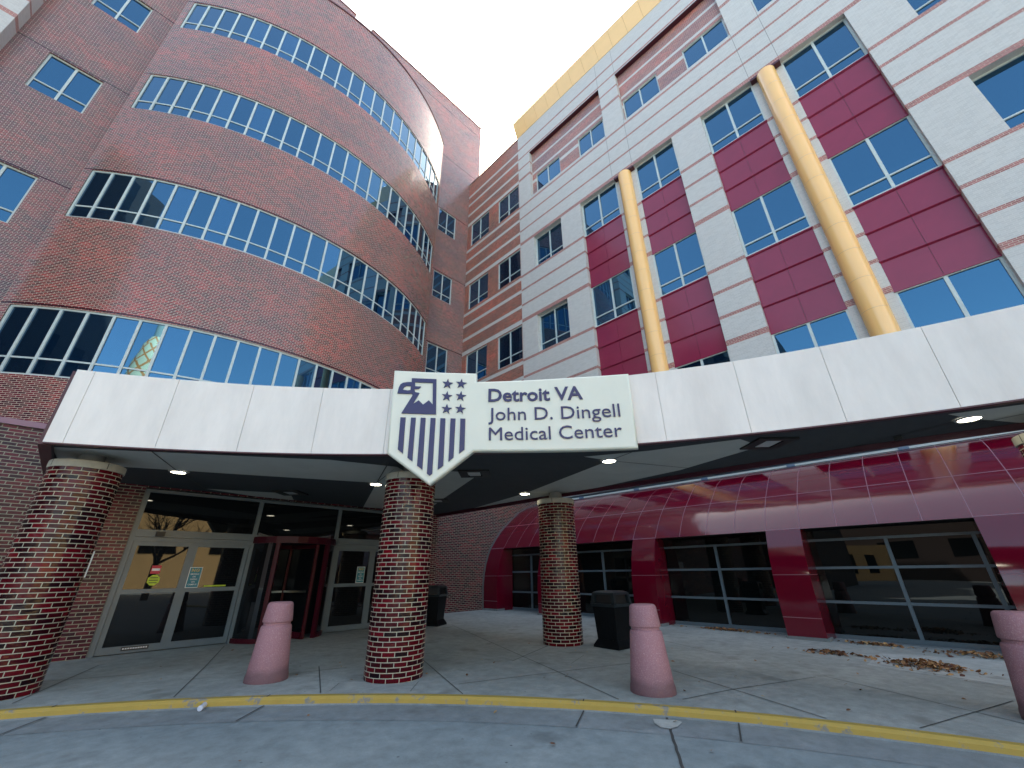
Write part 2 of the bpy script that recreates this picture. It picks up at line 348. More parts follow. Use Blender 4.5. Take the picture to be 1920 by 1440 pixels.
for p, q in [((1.2, 9.6), (2.3, 9.1)), ((8.9, 3.9), (9.9, 2.6)), ((3.5, 7.3), (3.2, 6.95)), ((4.4, 6.5), (4.0, 6.1)), ((7.1, 5.6), (7.9, 5.9))]: ribbon(p, q, .007, .006, mb, .004, 12, 2)
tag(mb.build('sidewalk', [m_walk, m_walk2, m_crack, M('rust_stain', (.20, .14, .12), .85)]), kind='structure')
mb = MB(); W = .13
for k in range(NS * 2):
    a, b = A0 + (A1 - A0) * k / NS / 2, A0 + (A1 - A0) * (k + 1) / NS / 2
    pr = [(KR, .0, 0), (KR - W + .03, .002, 0), (KR - W, -.03, 0), (KR - W - .006, -.078, 0), (KR - W - .012, -.1 + .004, 1), (KR - W - .62, -.1 + .003, 1)]
    for (r0, d0, _), (r1, d1, mm) in zip(pr, pr[1:]):
        P = [(kp(a, r0), d0), (kp(b, r0), d0), (kp(b, r1), d1), (kp(a, r1), d1)]
        mb.face([(x, y, gz(y) + d) for (x, y), d in P], mm)
for t in (14, 25.8, 33, 50, 60):
    t = math.radians(t); ribbon(kp(t, KR), kp(t, KR - W + .03), .018, .006, mb, .002, 1, 2); ribbon(kp(t, KR - W - .014), kp(t + .004, KR - W - .62), .018, -.084, mb, .003, 3, 2)
tag(mb.build('kerb', [m_ky, m_kerb, m_crack]), kind='structure')
mb = MB()
for p, q in [((5.858, 3.164), (5.242, 2.789)), ((5.242, 2.789), (4.3, 2.2)), ((4.3, 2.2), (2.5, .8))]: ribbon(p, q, .03, -.094, mb, .012, 10, 0)
pts = [(5.65, 3.235), (5.80, 3.02), (5.79, 2.93), (5.6, 2.90), (5.473, 2.93), (5.44, 3.03), (5.52, 3.15)]
mb.face([(x, y, gz(y) - .088) for x, y in pts], 1)
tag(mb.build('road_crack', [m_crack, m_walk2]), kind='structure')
# ============================================================ RED BRICK HOSPITAL BLOCK
H = [(7.73, 10.4), (14.63, 17.3), (21.5, 24.2), (28.43, 31.05)]      # ribbon sills and heads
FY = 22.91
rb = thing('brick_building', 'red brick hospital block with a bowed wall of ribbon windows', 'building', (4.3, 20, 0))
CC, CR = (4.29, 31.35), 13.42
T0, T1 = math.radians(-128.6), math.radians(-51.3); E0, E1 = math.radians(-130.0), math.radians(-49.7)
NP = 23
def cpt(t, z, r=CR): return (CC[0] + r * math.cos(t), CC[1] + r * math.sin(t), z)
mb = MB()
def cband(z0, z1, a0, a1, n, r=CR, m=0):
    for k in range(n):
        t0, t1 = a0 + (a1 - a0) * k / n, a0 + (a1 - a0) * (k + 1) / n
        mb.face([cpt(t0, z0, r), cpt(t1, z0, r), cpt(t1, z1, r), cpt(t0, z1, r)], m, [(t0 * CR, z0), (t1 * CR, z0), (t1 * CR, z1), (t0 * CR, z1)])
zb = [4.0] + [z for h in H for z in h] + [36.3]
for i in range(0, len(zb), 2): cband(zb[i], zb[i + 1], T0, T1, 92)
for a0, a1 in ((E0, T0), (T1, E1)): cband(4.0, 36.3, a0, a1, 2)
for z0, z1 in H:                                           # sill and head reveals
    for k in range(92):
        t0, t1 = T0 + (T1 - T0) * k / 92, T0 + (T1 - T0) * (k + 1) / 92
        for z in (z0, z1): mb.face([cpt(t0, z), cpt(t1, z), cpt(t1, z, CR - .2), cpt(t0, z, CR - .2)])
for t in (E0, E1):
    a = cpt(t, 0); mb.face([(a[0], a[1], 4), (a[0], FY, 4), (a[0], FY, 36.3), (a[0], a[1], 36.3)])
mb.build('bowed_wall', m_brick, rb, smooth=True)
mb = MB()
for k in range(60):
    t0, t1 = E0 + (E1 - E0) * k / 60, E0 + (E1 - E0) * (k + 1) / 60
    o_, i_ = CR + .05, CR - .45
    P = [cpt(t0, 36.303, o_), cpt(t1, 36.303, o_), cpt(t1, 36.303, i_), cpt(t0, 36.303, i_), cpt(t0, 36.42, o_), cpt(t1, 36.42, o_), cpt(t1, 36.42, i_), cpt(t0, 36.42, i_)]
    mb.hexa(P)
mb.build('parapet_coping', m_seam, rb)
mb = MB(); mb.face([cpt(E0 + (E1 - E0) * k / 40, 36.2, CR - .3) for k in range(41)] + [(12.9, FY, 36.2), (-4.3, FY, 36.2)])
mb.build('roof', m_kerb, rb)
for z0, z1 in H:
    f = MB(); g = MB(); t = .07; ro, ri = CR - .04, CR - .14
    zt = z0 + .62; dt = .045 / CR
    ang = [T0 + (T1 - T0) * k / NP for k in range(NP + 1)]
    def seg(a0, a1, e, h, r0=ro, r1=ri): f.hexa([cpt(a0, e, r0), cpt(a1, e, r0), cpt(a1, e, r1), cpt(a0, e, r1), cpt(a0, h, r0), cpt(a1, h, r0), cpt(a1, h, r1), cpt(a0, h, r1)])
    for k in range(NP):
        seg(ang[k], ang[k + 1], z0, z0 + t); seg(ang[k], ang[k + 1], z1 - t, z1)
        seg(ang[k] + dt, ang[k + 1] - dt, zt, zt + .06, ro - .006)
        r = CR - .075; off = random.uniform(-.004, .004)
        g.face([cpt(ang[k], z0, r), cpt(ang[k + 1], z0, r + off), cpt(ang[k + 1], z1, r + off), cpt(ang[k], z1, r)])
    for k in range(NP + 1):
        a = ang[k]; lo = a if k == 0 else a - dt; hi = a if k == NP else a + dt
        if k == 0: hi = a + 2 * dt
        if k == NP: lo = a - 2 * dt
        seg(lo, hi, z0 + t, z1 - t, ro + .012)
    fo = f.build('ribbon_window', m_frame, rb)
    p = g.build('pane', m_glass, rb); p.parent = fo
# tower wall (behind the bow, and the flat wall at the left), one plane
mb = MB(); hl = []
SL = [(14.5, 17.28), (21.5, 24.12), (28.5, 31.1)]
for z0, z1 in SL: hl.append((14.22, 16.07, z0, z1, .12)); hl.append((-7.55, -5.68, z0 + .1, z1, .16))
hl.append((-7.55, -5.68, 35.4, 38.0, .16))
wall(mb, 'Y', FY, -30, 4.06, 4, 46.5, [h for h in hl if h[0] < 0])
wall(mb, 'Y', FY, 4.06, 5.66, 4, 36.7)
wall(mb, 'Y', FY, 5.66, 18.64, 4, 46.5, [h for h in hl if h[0] > 0])
mb.face([(18.64, FY, 4), (18.64, 40, 4), (18.64, 40, 46.5), (18.64, FY, 46.5)]); mb.face([(5.66, FY, 36.7), (5.66, FY + 8, 36.7), (5.66, FY + 8, 46.5), (5.66, FY, 46.5)])
mb.face([(4.06, FY, 36.7), (4.06, FY, 46.5), (4.06, FY + 8, 46.5), (4.06, FY + 8, 36.7)]); mb.face([(4.06, FY, 36.7), (5.66, FY, 36.7), (5.66, FY + 8, 36.7), (4.06, FY + 8, 36.7)])
mb.face([(5.66, FY, 46.5), (18.64, FY, 46.5), (18.64, 40, 46.5), (5.66, 40, 46.5)]); mb.face([(-30, FY, 46.5), (4.06, FY, 46.5), (4.06, 40, 46.5), (-30, 40, 46.5)])
mb.face([(-30, 40, -.2), (18.64, 40, -.2), (18.64, 40, 46.5), (-30, 40, 46.5)]); mb.face([(-30, 40, -.2), (-30, FY, -.2), (-30, FY, 46.5), (-30, 40, 46.5)])
mb.build('tower_wall', m_brick_flat, rb)
mb = MB(); mb.box(5.6, 18.7, FY - .05, FY + .4, 46.5, 46.62); mb.box(-30, 4.1, FY - .05, FY + .4, 46.5, 46.62); mb.build('tower_coping', m_seam, rb)
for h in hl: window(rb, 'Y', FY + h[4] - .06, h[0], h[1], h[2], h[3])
# ground-floor podium with the entrance
PY = 12.82
m_ = MB()
wall(m_, 'Y', PY, -14, 9.06, -.1, 4.45, [(.79, 7.95, -.1, 3.5, .14)])
m_.face([(9.06, PY, -.1), (9.06, 15, -.1), (9.06, 15, 4.45), (9.06, PY, 4.45)])
wall(m_, 'Y', 15.02, 9.06, 17.4, -.1, 5.6)
m_.face([(-14, PY + .02, 4.45), (9.06, PY + .02, 4.45), (9.06, FY, 4.45), (-14, FY, 4.45)])
m_.build('ground_floor_wall', m_podium, rb)
m_ = MB()
for P_ in ([(.7, 13.0, -.1), (.7, 17, -.1), (.7, 17, 3.6), (.7, 13.0, 3.6)], [(8.1, 13.0, -.1), (8.1, 17, -.1), (8.1, 17, 3.6), (8.1, 13.0, 3.6)], [(.7, 17, -.1), (8.1, 17, -.1), (8.1, 17, 3.6), (.7, 17, 3.6)],
           [(.7, 12.97, 3.6), (8.1, 12.97, 3.6), (8.1, 17, 3.6), (.7, 17, 3.6)], [(.7, 12.97, .1), (8.1, 12.97, .1), (8.1, 17, .1), (.7, 17, .1)]): m_.face(P_)
m_.build('lobby', M('dim_lobby', (.03, .03, .03), .6), rb)
m_ = MB(); m_.box(-14, 9.1, PY - .07, PY + .3, 4.452, 4.57); m_.build('ledge', m_ledge, rb)
# storefront frame: header, posts, transom glass
f = MB(); g = MB(); fy = PY + .03
def fb(a, b, e, h, d0=0, d1=.1, mb_=None): (mb_ or f).box(a, b, fy + d0, fy + d1, e, h)
z_f = .137
for a in (.795, 3.22, 5.4, 7.845): fb(a, a + .1, z_f, 3.47)
for a, b in ((.89, 3.22), (5.5, 7.87)):
    fb(a, b, 2.33, 2.42, -.01); fb(a, b, 2.425, 2.58, -.03)
fb(3.32, 5.4, 2.46, 2.56, -.02)
for a, b in ((.89, 3.22), (3.32, 5.4), (5.5, 7.87)):
    fb(a, b, 3.4, 3.47)
    g.box(a - .02, b + .02, fy + .05, fy + .07, 2.5, 3.45)
fo = f.build('storefront_frame', m_frame2, rb); p = g.build('transom_pane', m_glass2, rb); p.parent = fo
def leaf(parent, a, b, name='sliding_door'):
    f = MB(); g = MB(); t = .09; z0, z1 = z_f + .02, 2.33
    def q(a_, b_, e, h, mb_=f, d0=.02, d1=.075): mb_.box(a_, b_, fy + d0, fy + d1, e, h)
    q(a, a + t, z0, z1); q(b - t, b, z0, z1); q(a + t, b - t, z0, z0 + .13); q(a + t, b - t, z1 - .09, z1); q(a + t, b - t, 1.27, 1.355)
    o = f.build(name, m_frame2, parent); q(a + t * .5, b - t * .5, z0 + .05, z1 - .05, g, .045, .06)
    pp = g.build('pane', m_glass2, parent); pp.parent = o
    return o
d1 = leaf(rb, .9, 2.03); d2 = leaf(rb, 2.03, 3.21); d3 = leaf(rb, 5.51, 6.68); d4 = leaf(rb, 6.68, 7.86)
def subpart(mb, name, mats, par):
    o = mb.build(name, mats, rb); o.parent = par; return o
txt_cache = []
def text_mesh(s, size, bold=0, extr=0.0):
    c = bpy.data.curves.new('lettering', 'FONT'); c.body = s; c.size = size; c.offset = bold; c.extrude = extr; c.resolution_u = 3
    o = bpy.data.objects.new('lettering_src', c); C.objects.link(o)
    bpy.context.view_layer.update()
    me = bpy.data.meshes.new_from_object(o.evaluated_get(bpy.context.evaluated_depsgraph_get())); bpy.data.objects.remove(o)
    return me
def add_text(mb, s, cx, z, hgt, y, m, bold=0.0, width=None):
    me = text_mesh(s, 1.0, bold); xs_ = [v.co.x for v in me.vertices]; ys_ = [v.co.y for v in me.vertices]
    x0, x1 = min(xs_), max(xs_); k = hgt / .72; kx = k if width is None else width / (x1 - x0)
    for p in me.polygons: mb.face([(cx + (me.vertices[i].co.x - (x0 + x1) / 2) * kx, y, z + me.vertices[i].co.y * k) for i in p.vertices], m)
def notice(par, x, zc):
    q = MB(); y = fy + .018; wd, hh = .25, .44
    q.box(x - wd / 2, x + wd / 2, y - .004, y, zc - hh / 2, zc + hh / 2, 1); q.box(x - wd / 2 + .012, x + wd / 2 - .012, y - .007, y - .004, zc - hh / 2 + .012, zc + hh / 2 - .012, 0)
    yy = y - .009
    add_text(q, 'N', x - .045, zc + .12, .07, yy, 2, .02)
    for k in range(14):                                        # crossed-out circle for the O
        t0, t1 = k / 14 * 2 * math.pi, (k + 1) / 14 * 2 * math.pi; c_ = (x + .04, zc + .153)
        q.face([(c_[0] + r * math.cos(t), yy, c_[1] + r * math.sin(t)) for r, t in ((.036, t0), (.036, t1), (.026, t1), (.026, t0))], 2)
    q.face([(x + .016, yy, zc + .172), (x + .022, yy, zc + .178), (x + .064, yy, zc + .134), (x + .058, yy, zc + .128)], 2)
    for i, s_ in enumerate(('SMOKING', 'OR', 'VAPING', 'ON', 'CAMPUS')): add_text(q, s_, x, zc + .055 - i * .055, .032, yy, 1, .012, width={0: .17, 2: .14, 4: .17}.get(i))
    subpart(q, 'door_notice', [m_teal, m_wht, m_gold], par)
notice(d2, 2.21, 1.575); notice(d3, 6.36, 1.585)
q = MB(); y = fy + .018
q.box(1.37, 1.54, y - .004, y, 1.66, 1.83, 0); q.box(1.385, 1.525, y - .007, y - .004, 1.72, 1.77, 1); subpart(q, 'red_sticker', [m_redst, m_wht], d1)
q = MB(); P8 = [(1.47 + .115 * math.cos(math.pi / 8 + k * math.pi / 4), y - .004, 1.53 + .115 * math.sin(math.pi / 8 + k * math.pi / 4)) for k in range(8)]
q.face(P8, 0)
for k in range(3): q.box(1.40 - .01 * (k == 1), 1.54 + .01 * (k == 1), y - .007, y - .005, 1.47 + k * .05, 1.485 + k * .05, 1)
subpart(q, 'caution_sticker', [m_lime, m_black], d1)
q = MB(); q.box(2.45, 2.9, y - .004, y, 1.37, 1.40, 0); subpart(q, 'door_edge_sticker', [m_lime], d2)
q = MB(); q.box(1.3, 1.75, fy + .012, fy + .02, .2, .27, 0)
for k in range(10): q.box(1.32 + k * .042, 1.345 + k * .042, fy + .008, fy + .012, .225, .25, 1)
subpart(q, 'floor_track_label', [m_black, m_wht], d1)
q = MB(); q.box(1.24, 1.40, fy - .13, fy - .03, 2.44, 2.54); q.box(1.27, 1.37, fy - .16, fy - .13, 2.46, 2.52); subpart(q, 'door_sensor', [m_black], fo)
# revolving door
rv = (4.36, PY + .35); RR = 1.12
def arc(mb, a0, a1, r0, r1, z0, z1, n=14, m=0):
    for k in range(n):
        t0, t1 = a0 + (a1 - a0) * k / n, a0 + (a1 - a0) * (k + 1) / n
        P = [(rv[0] + r * math.cos(t), rv[1] + r * math.sin(t)) for r, t in ((r1, t0), (r1, t1), (r0, t1), (r0, t0))]
        mb.hexa([(x, y_, z0) for x, y_ in P] + [(x, y_, z1) for x, y_ in P], m)
f = MB(); g = MB(); D = math.radians
arc(f, D(180), D(360), RR - .1, RR + .02, 2.36, 2.52); arc(f, D(180), D(235), RR - .06, RR + .02, z_f, z_f + .1, 8); arc(f, D(305), D(360), RR - .06, RR + .02, z_f, z_f + .1, 8)
for t in (185, 235, 305, 355): arc(f, D(t - 2.4), D(t + 2.4), RR - .07, RR + .03, z_f, 2.36, 2)
f.box(rv[0] - .04, rv[0] + .04, rv[1] - .04, rv[1] + .04, z_f, 2.36)
for t in (200, 290):
    dx, dy = math.cos(D(t)), math.sin(D(t)); e = (rv[0] + dx * (RR - .12), rv[1] + dy * (RR - .12))
    f.bar((*e, z_f), (*e, 2.34), .07); f.bar((rv[0], rv[1], 2.3), (*e, 2.3), .09); f.bar((rv[0], rv[1], z_f + .08), (*e, z_f + .08), .14)
rd = f.build('revolving_door', m_revf, rb)
for a0_, a1_ in ((187, 233), (307, 353)):
    g = MB(); arc(g, D(a0_), D(a1_), RR - .03, RR - .015, z_f + .08, 2.37, 8); subpart(g, 'curved_pane', m_glass2, rd)
g = MB()
for t in (200, 290):
    dx, dy = math.cos(D(t)), math.sin(D(t)); e = (rv[0] + dx * (RR - .15), rv[1] + dy * (RR - .15))
    g.face([(rv[0], rv[1], z_f), (*e, z_f), (*e, 2.3), (rv[0], rv[1], 2.3)])
g.box(3.3, 5.42, PY + .36, PY + .38, z_f, 2.5)
subpart(g, 'door_wing_pane', m_glass2, rd)
g = MB()
for t in (200, 290):
    dx, dy = math.cos(D(t)), math.sin(D(t)); nx, ny = dy, -dx
    if ny > 0: nx, ny = -nx, -ny
    g.bar((rv[0] + dx * .1 + nx * .05, rv[1] + dy * .1 + ny * .05, 1.2), (rv[0] + dx * .9 + nx * .05, rv[1] + dy * .9 + ny * .05, 1.2), .045)
subpart(g, 'push_bar', m_steel, rd)
g = MB(); g.box(3.32, 5.4, PY + .06, PY + .4, 2.46, 2.50); subpart(g, 'drum_ceiling', m_black, rd)
# far-left projecting grey block of the same campus
lb = thing('grey_brick_block', 'grey banded brick block cut off by the top left corner of the picture', 'building', (-12, 22, 0))
mb = MB(); wall(mb, 'Y', 22.1, -30, -8.61, 4, 46, [(-12.9, -10.3, 35.3, 38.2, .35), (-12.9, -10.3, 42, 44.6, .35)]); mb.face([(-8.61, 22.1, 4), (-8.61, 22.9, 4), (-8.61, 22.9, 46), (-8.61, 22.1, 46)])
mb.build('wall', m_grey, lb)
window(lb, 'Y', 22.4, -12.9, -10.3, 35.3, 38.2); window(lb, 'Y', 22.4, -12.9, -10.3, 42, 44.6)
# ============================================================ GREY BANDED BUILDING (right)
FX = 17.4
gb = thing('banded_building', 'grey brick building with red bands, maroon panels and yellow pipes running up it', 'building', (FX, 6, 0))
mb = MB(); HD = [10.33, 17.2, 24.07]; D0 = .38
hs = []
for k in (0, 1):                                     # window columns G1 and G2
    a, b = ((12.3, 14.85), (-8.1, -5.41))[k]
    for h in HD: hs.append((a, b, h - 2.84, h, D0))
PB = [(4.22, 10.66), (-3.82, 2.58)]
for a, b in PB: hs.append((a, b, 4.6, 24.07, D0))
hs.append((-16.6, -10.2, 4.6, 24.07, D0))
TR = [(8.09, 14.93), (.05, 6.7), (-8.1, -1.28), (-15.0, -9.6)]
for a, b in TR: hs.append((a, b, 28.33, 33.5, .3))
wall(mb, 'X', FX, -22, 16.2, 4.6, 36.5, hs)
mb.face([(FX, 16.2, 4.6), (FX + .1, 16.2, 4.6), (FX + .1, 16.2, 36.5), (FX, 16.2, 36.5)])
mb.face([(FX, -22, -.1), (FX + 22, -22, -.1), (FX + 22, -22, 36.5), (FX, -22, 36.5)]); mb.face([(FX, 30, -.1), (FX + 22, 30, -.1), (FX + 22, 30, 36.5), (FX, 30, 36.5)]); mb.face([(FX, -22, -.1), (FX, -12.1, -.1), (FX, -12.1, 4.6), (FX, -22, 4.6)])
mb.face([(FX, -22, 36.49), (FX + 22, -22, 36.49), (FX + 22, 30, 36.49), (FX, 30, 36.49)]); mb.face([(FX + 22, -22, 0), (FX + 22, 30, 0), (FX + 22, 30, 36.5), (FX + 22, -22, 36.5)])
mb.build('banded_wall', m_grey, gb)
m_cj = M('sealant_joint', (.22, .22, .21), .8)         # thin control joints
for y_ in (8.09, 6.7, .05, -1.28): 
    mb = MB(); mb.box(FX - .003, FX + .002, y_ - .01, y_ + .01, 24.35, 28.3); mb.build('control_joint', m_cj, gb)
    mb = MB(); mb.box(FX - .003, FX + .002, y_ - .01, y_ + .01, 33.55, 36.45); mb.build('control_joint', m_cj, gb)
for k in (0, 1):
    a, b = ((12.3, 14.85), (-8.1, -5.41))[k]
    for h in HD: window(gb, 'X', FX + D0 - .1, a, b, h - 2.84, h)
for c in (7.33, -.61):                                # pilasters behind the pipes, header above
    mb = MB(); mb.box(FX + .24, FX + D0 + .1, c - .67, c + .67, 4.6, 24.05); mb.build('pilaster', m_grey, gb)
for c in (7.33, -.61):
    mb = MB(); mb.box(FX - .05, FX + .24, c - .66, c + .66, 23.93, 24.06); mb.build('pipe_header', m_trim, gb)
BAYS = [(8.0, 10.66), (4.22, 6.66), (.04, 2.58), (-3.82, -1.26), (-12.7, -10.2), (-16.6, -14.1)]
for a, b in BAYS:
    for h in HD:
        window(gb, 'X', FX + D0 - .13, a, b, h - 2.86, h, t=.085)
    for h in HD[:2]:                                  # three panels between two windows
        z0, z1 = h, h + 6.87 - 2.86; s = MB(); x = FX + D0 - .1; st = (z1 - z0) / 3; mid = (a + b) / 2
        s.box(x + .02, x + .2, a, b, z0, z1, 1)
        for k in range(3):
            e, g_ = z0 + st * k, z0 + st * (k + 1)
            for u0, u1 in ((a + .003, mid - .006), (mid + .006, b - .003)):
                s.hexa([(x - .01, u0, e + .012), (x + .02, u0, e + .012), (x + .02, u1, e + .012), (x - .01, u1, e + .012),
                        (x - .01, u0, g_ - .10), (x + .02, u0, g_ - .10), (x + .02, u1, g_ - .10), (x - .01, u1, g_ - .10)], 0)
                s.hexa([(x - .012, u0, g_ - .10), (x + .02, u0, g_ - .10), (x + .02, u1, g_ - .10), (x - .012, u1, g_ - .10),
                        (x - .085, u0, g_ - .045), (x + .02, u0, g_ - .045), (x + .02, u1, g_ - .045), (x - .085, u1, g_ - .045)], 0)
                s.box(x - .085, x + .02, u0, u1, g_ - .045, g_ - .004, 0)
        s.box(x - .07, x + .02, a + .003, b - .003, z0 - .05, z0 + .008, 0)
        s.build('spandrel_panel', [m_panel, m_seam], gb)
WT = [[(12.16, 14.57), (8.23, 10.43)], [(4.2, 6.66), (.09, 2.5)], [(-3.8, -1.32), (-8.0, -5.5)], [(-12, -9.7), (-15, -13)]]
for (a, b), ws in zip(TR, WT):                        # top-storey recessed brick with windows
    mb = MB(); wall(mb, 'X', FX + .3, a, b, 28.33, 33.5, [(u0, u1, 28.38, 30.68, .15) for u0, u1 in ws]); mb.build('recessed_brick_panel', m_recess, gb)
    mb = MB(); mb.box(FX + .005, FX + .297, a + .003, b - .003, 33.43, 33.497); mb.build('recess_soffit', m_trim, gb)
    for u0, u1 in ws: window(gb, 'X', FX + .36, u0, u1, 28.38, 30.68, t=.07, transom=0)
for c in (7.33, -.61, -12.4 - .97):                          # yellow pipes
    s = MB(); zz = [4.6]; 
    while zz[-1] < 23.8: zz.append(min(23.92, zz[-1] + 1.29))
    for e, g_ in zip(zz, zz[1:]):
        s.lathe([(.405, e), (.405, g_ - .018)], (FX + .12, c, 0), 40); s.lathe([(.400, g_ - .018), (.400, g_)], (FX + .12, c, 0), 40, 1)
    s.lathe([(.405, 23.9), (0, 23.92)], (FX + .12, c, 0), 40)
    s.build('yellow_pipe', [m_yel, m_yelseam], gb, smooth=True)
mb = MB(); y0, y1 = -22, 16.28; n = 31                 # flared yellow cornice
for k in range(n):
    a, b = y1 - (y1 - y0) * k / n, y1 - (y1 - y0) * (k + 1) / n + .014
    mb.hexa([(FX - .02, b, 36.503), (FX + .6, b, 36.503), (FX + .6, a, 36.503), (FX - .02, a, 36.503), (FX - .55, b, 38.0), (FX + .6, b, 38.0), (FX + .6, a, 38.0), (FX - .55, a, 38.0)])
mb.build('cornice', m_cornice, gb)
mb = MB(); mb.hexa([(FX, y0, 36.51), (FX + .5, y0, 36.51), (FX + .5, y1 - .05, 36.51), (FX, y1 - .05, 36.51), (FX - .52, y0, 37.98), (FX + .5, y0, 37.98), (FX + .5, y1 - .05, 37.98), (FX - .52, y1 - .05, 37.98)])
mb.build('cornice_joint', M('cornice_joint', (.5, .25, .08), .5), gb)
# red wing between tower and grey wall
wg = thing('brick_wing', 'narrow red brick wing with pale bands wedged in the corner beside the grey facade', 'building', (FX, 19.5, 0))
mb = MB(); hs = []; WX = FX + .06
for z0, z1 in ((7.6, 10.3), (14.5, 17.16), (21.42, 24.0), (28.3, 30.9)):
    for a, b in ((19.93, 22.4), (16.3, 18.75)): hs.append((a, b, z0, z1, .15))
wall(mb, 'X', WX, 16.2, FY, 4.6, 36.5, hs); mb.face([(WX, 16.2, 36.5), (WX + 1.5, 16.2, 36.5), (WX + 1.5, 30, 36.5), (WX, 30, 36.5)])
mb.build('wall', m_wing, wg)
mb = MB(); mb.box(WX - .04, WX + .3, 16.3, FY, 36.503, 36.62); mb.build('coping', m_seam, wg)
for a, b, z0, z1, d in hs: window(wg, 'X', WX + .07, a, b, z0, z1)
# ============================================================ VAULTED MAROON ANNEX
va = thing('vaulted_annex', 'glossy maroon metal annex with a curved roof and wide dark glazed openings', 'building', (14, 7, 0))
PR = [(13.2, -.05), (13.19, .55), (13.18, 1.04), (13.22, 1.5), (13.32, 1.95), (13.47, 2.35), (13.58, 2.57), (13.89, 2.98), (14.2, 3.32), (14.49, 3.58), (15.04, 4.0), (15.5, 4.33), (16.03, 4.58), (16.5, 4.74), (17.0, 4.85), (17.38, 4.88)]
def pz(z):
    for (x0, z0), (x1, z1) in zip(PR, PR[1:]):
        if z0 <= z <= z1: return x0 + (x1 - x0) * (z - z0) / (z1 - z0)
PIERS = [(14.13, 14.98), (11.0, 11.83), (6.87, 7.70), (2.72, 3.55), (-1.4, -.52), (-5.5, -4.65), (-9.6, -8.75)]
seam_y = []
yy = 14.98
edges = [14.98, 14.13]
for i in range(len(PIERS) - 1):
    a = PIERS[i][0]; b = PIERS[i + 1][1]; n = 4 if i else 3
    edges += [a - (a - b) * k / n for k in range(1, n)] + [b, PIERS[i + 1][0]]
edges = sorted(set(round(e, 3) for e in edges))
top = [p for p in PR if p[1] >= 2.57]; low = [p for p in PR if p[1] <= 2.57]
mb = MB()
for a, b in zip(edges, edges[1:]):
    for (x0, z0), (x1, z1) in zip(top, top[1:]): mb.face([(x0, a, z0), (x0, b, z0), (x1, b, z1), (x1, a, z1)])
mb.build('vault_cladding', m_tunnel, va, smooth=True)
for a, b in PIERS:
    p = MB()
    for (x0, z0), (x1, z1) in zip(low, low[1:]):
        p.face([(x0, a, z0), (x0, b, z0), (x1, b, z1), (x1, a, z1)])
        for y_ in (a, b): p.face([(x0, y_, z0), (14.12, y_, z0), (14.12, y_, z1), (x1, y_, z1)])
    p.build('pier', m_tunnel, va, smooth=True)
    p = MB(); p.box(13.17, 13.6, a - .03, b + .03, -.1, gz(a) + .07); p.build('pier_base', m_kerb, va)
s = MB()                                               # panel joints, 2 mm proud
def strip(P, y0_, y1_): 
    for (x0, z0), (x1, z1) in zip(P, P[1:]):
        s.face([(x0 - .003, y0_, z0 + .002), (x0 - .003, y1_, z0 + .002), (x1 - .003, y1_, z1 + .003), (x1 - .003, y0_, z1 + .003)])
for e in edges: strip(top, e - .009, e + .009)
for z in (3.58, 4.62, 2.58):
    x = pz(z); x2 = pz(z + .018)
    if z == 2.58:
        for a, b in PIERS: s.face([(x - .004, a, z), (x - .004, b, z), (x2 - .004, b, z + .018), (x2 - .004, a, z + .018)])
    else: s.face([(x - .004, edges[0], z + .003), (x - .004, edges[-1], z + .003), (x2 - .004, edges[-1], z + .021), (x2 - .004, edges[0], z + .021)])
for a, b in PIERS:
    for z in (1.46, .5): s.box(pz(z) - .003, pz(z) + .01, a, b, z, z + .014); 
    for y_ in (a - .003, b): s.box(13.22, 14.1, y_, y_ + .003, 1.46, 1.472)
s.build('panel_joint', m_seamlt, va)
mb = MB(); mb.face([(13.58, -12, 2.566), (14.6, -12, 2.566), (14.6, 14.98, 2.566), (13.58, 14.98, 2.566)]); mb.build('opening_soffit', m_black, va)
mb = MB(); mb.face([(14.6, -12, -.1), (14.6, 15, -.1), (14.6, 15, 2.6), (14.6, -12, 2.6)]); mb.face([(13.2, -12, -.1), (17.4, -12, -.1), (17.4, -12, 5), (15.9, -12, 4.5), (14.5, -12, 3.5), (13.5, -12, 2.4)]); mb.build('light_block_wall', m_black, va)  # black sheets added behind the glazing to stop light leaking through
mb = MB()                                              # dark grey arched edge against the brick
for (x0, z0), (x1, z1) in zip(PR, PR[1:]):
    mb.hexa([(x0 - .07, 14.985, z0), (x0, 14.985, z0), (x0, 15.015, z0), (x0 - .07, 15.015, z0), (x1 - .07, 14.985, z1 + .05), (x1, 14.985, z1), (x1, 15.015, z1), (x1 - .07, 15.015, z1 + .05)])
mb.build('arched_edge', m_back, va)
GX = 14.1
for i in range(len(PIERS) - 1):
    b = PIERS[i][0]; a = PIERS[i + 1][1]; f = MB(); g = MB(); t = .06
    g0 = gz(a) + .03
    f.box(GX, GX + .08, a, b, g0, g0 + .09); f.box(GX, GX + .08, a, b, 2.26, 2.32)
    for z in (.80, 1.585): f.box(GX + .004, GX + .08, a, b, z, z + t)
    mid = [(a + b) / 2] if i else [a + 1.15]
    for u in [a + .1, *mid]: f.box(GX - .006, GX + .08, u - t * .6, u + t * .6, g0 + .09, 2.26)
    g.box(GX + .05, GX + .07, a, b, g0, 2.56)
    fo = f.build('wide_window', m_frame2, va); p = g.build('pane', m_glass3, va); p.parent = fo
    m_ = MB(); m_.box(GX - .25, GX + .05, a + .003, b - .003, -.1, g0 - .004); m_.build('sill', m_kerb, va)
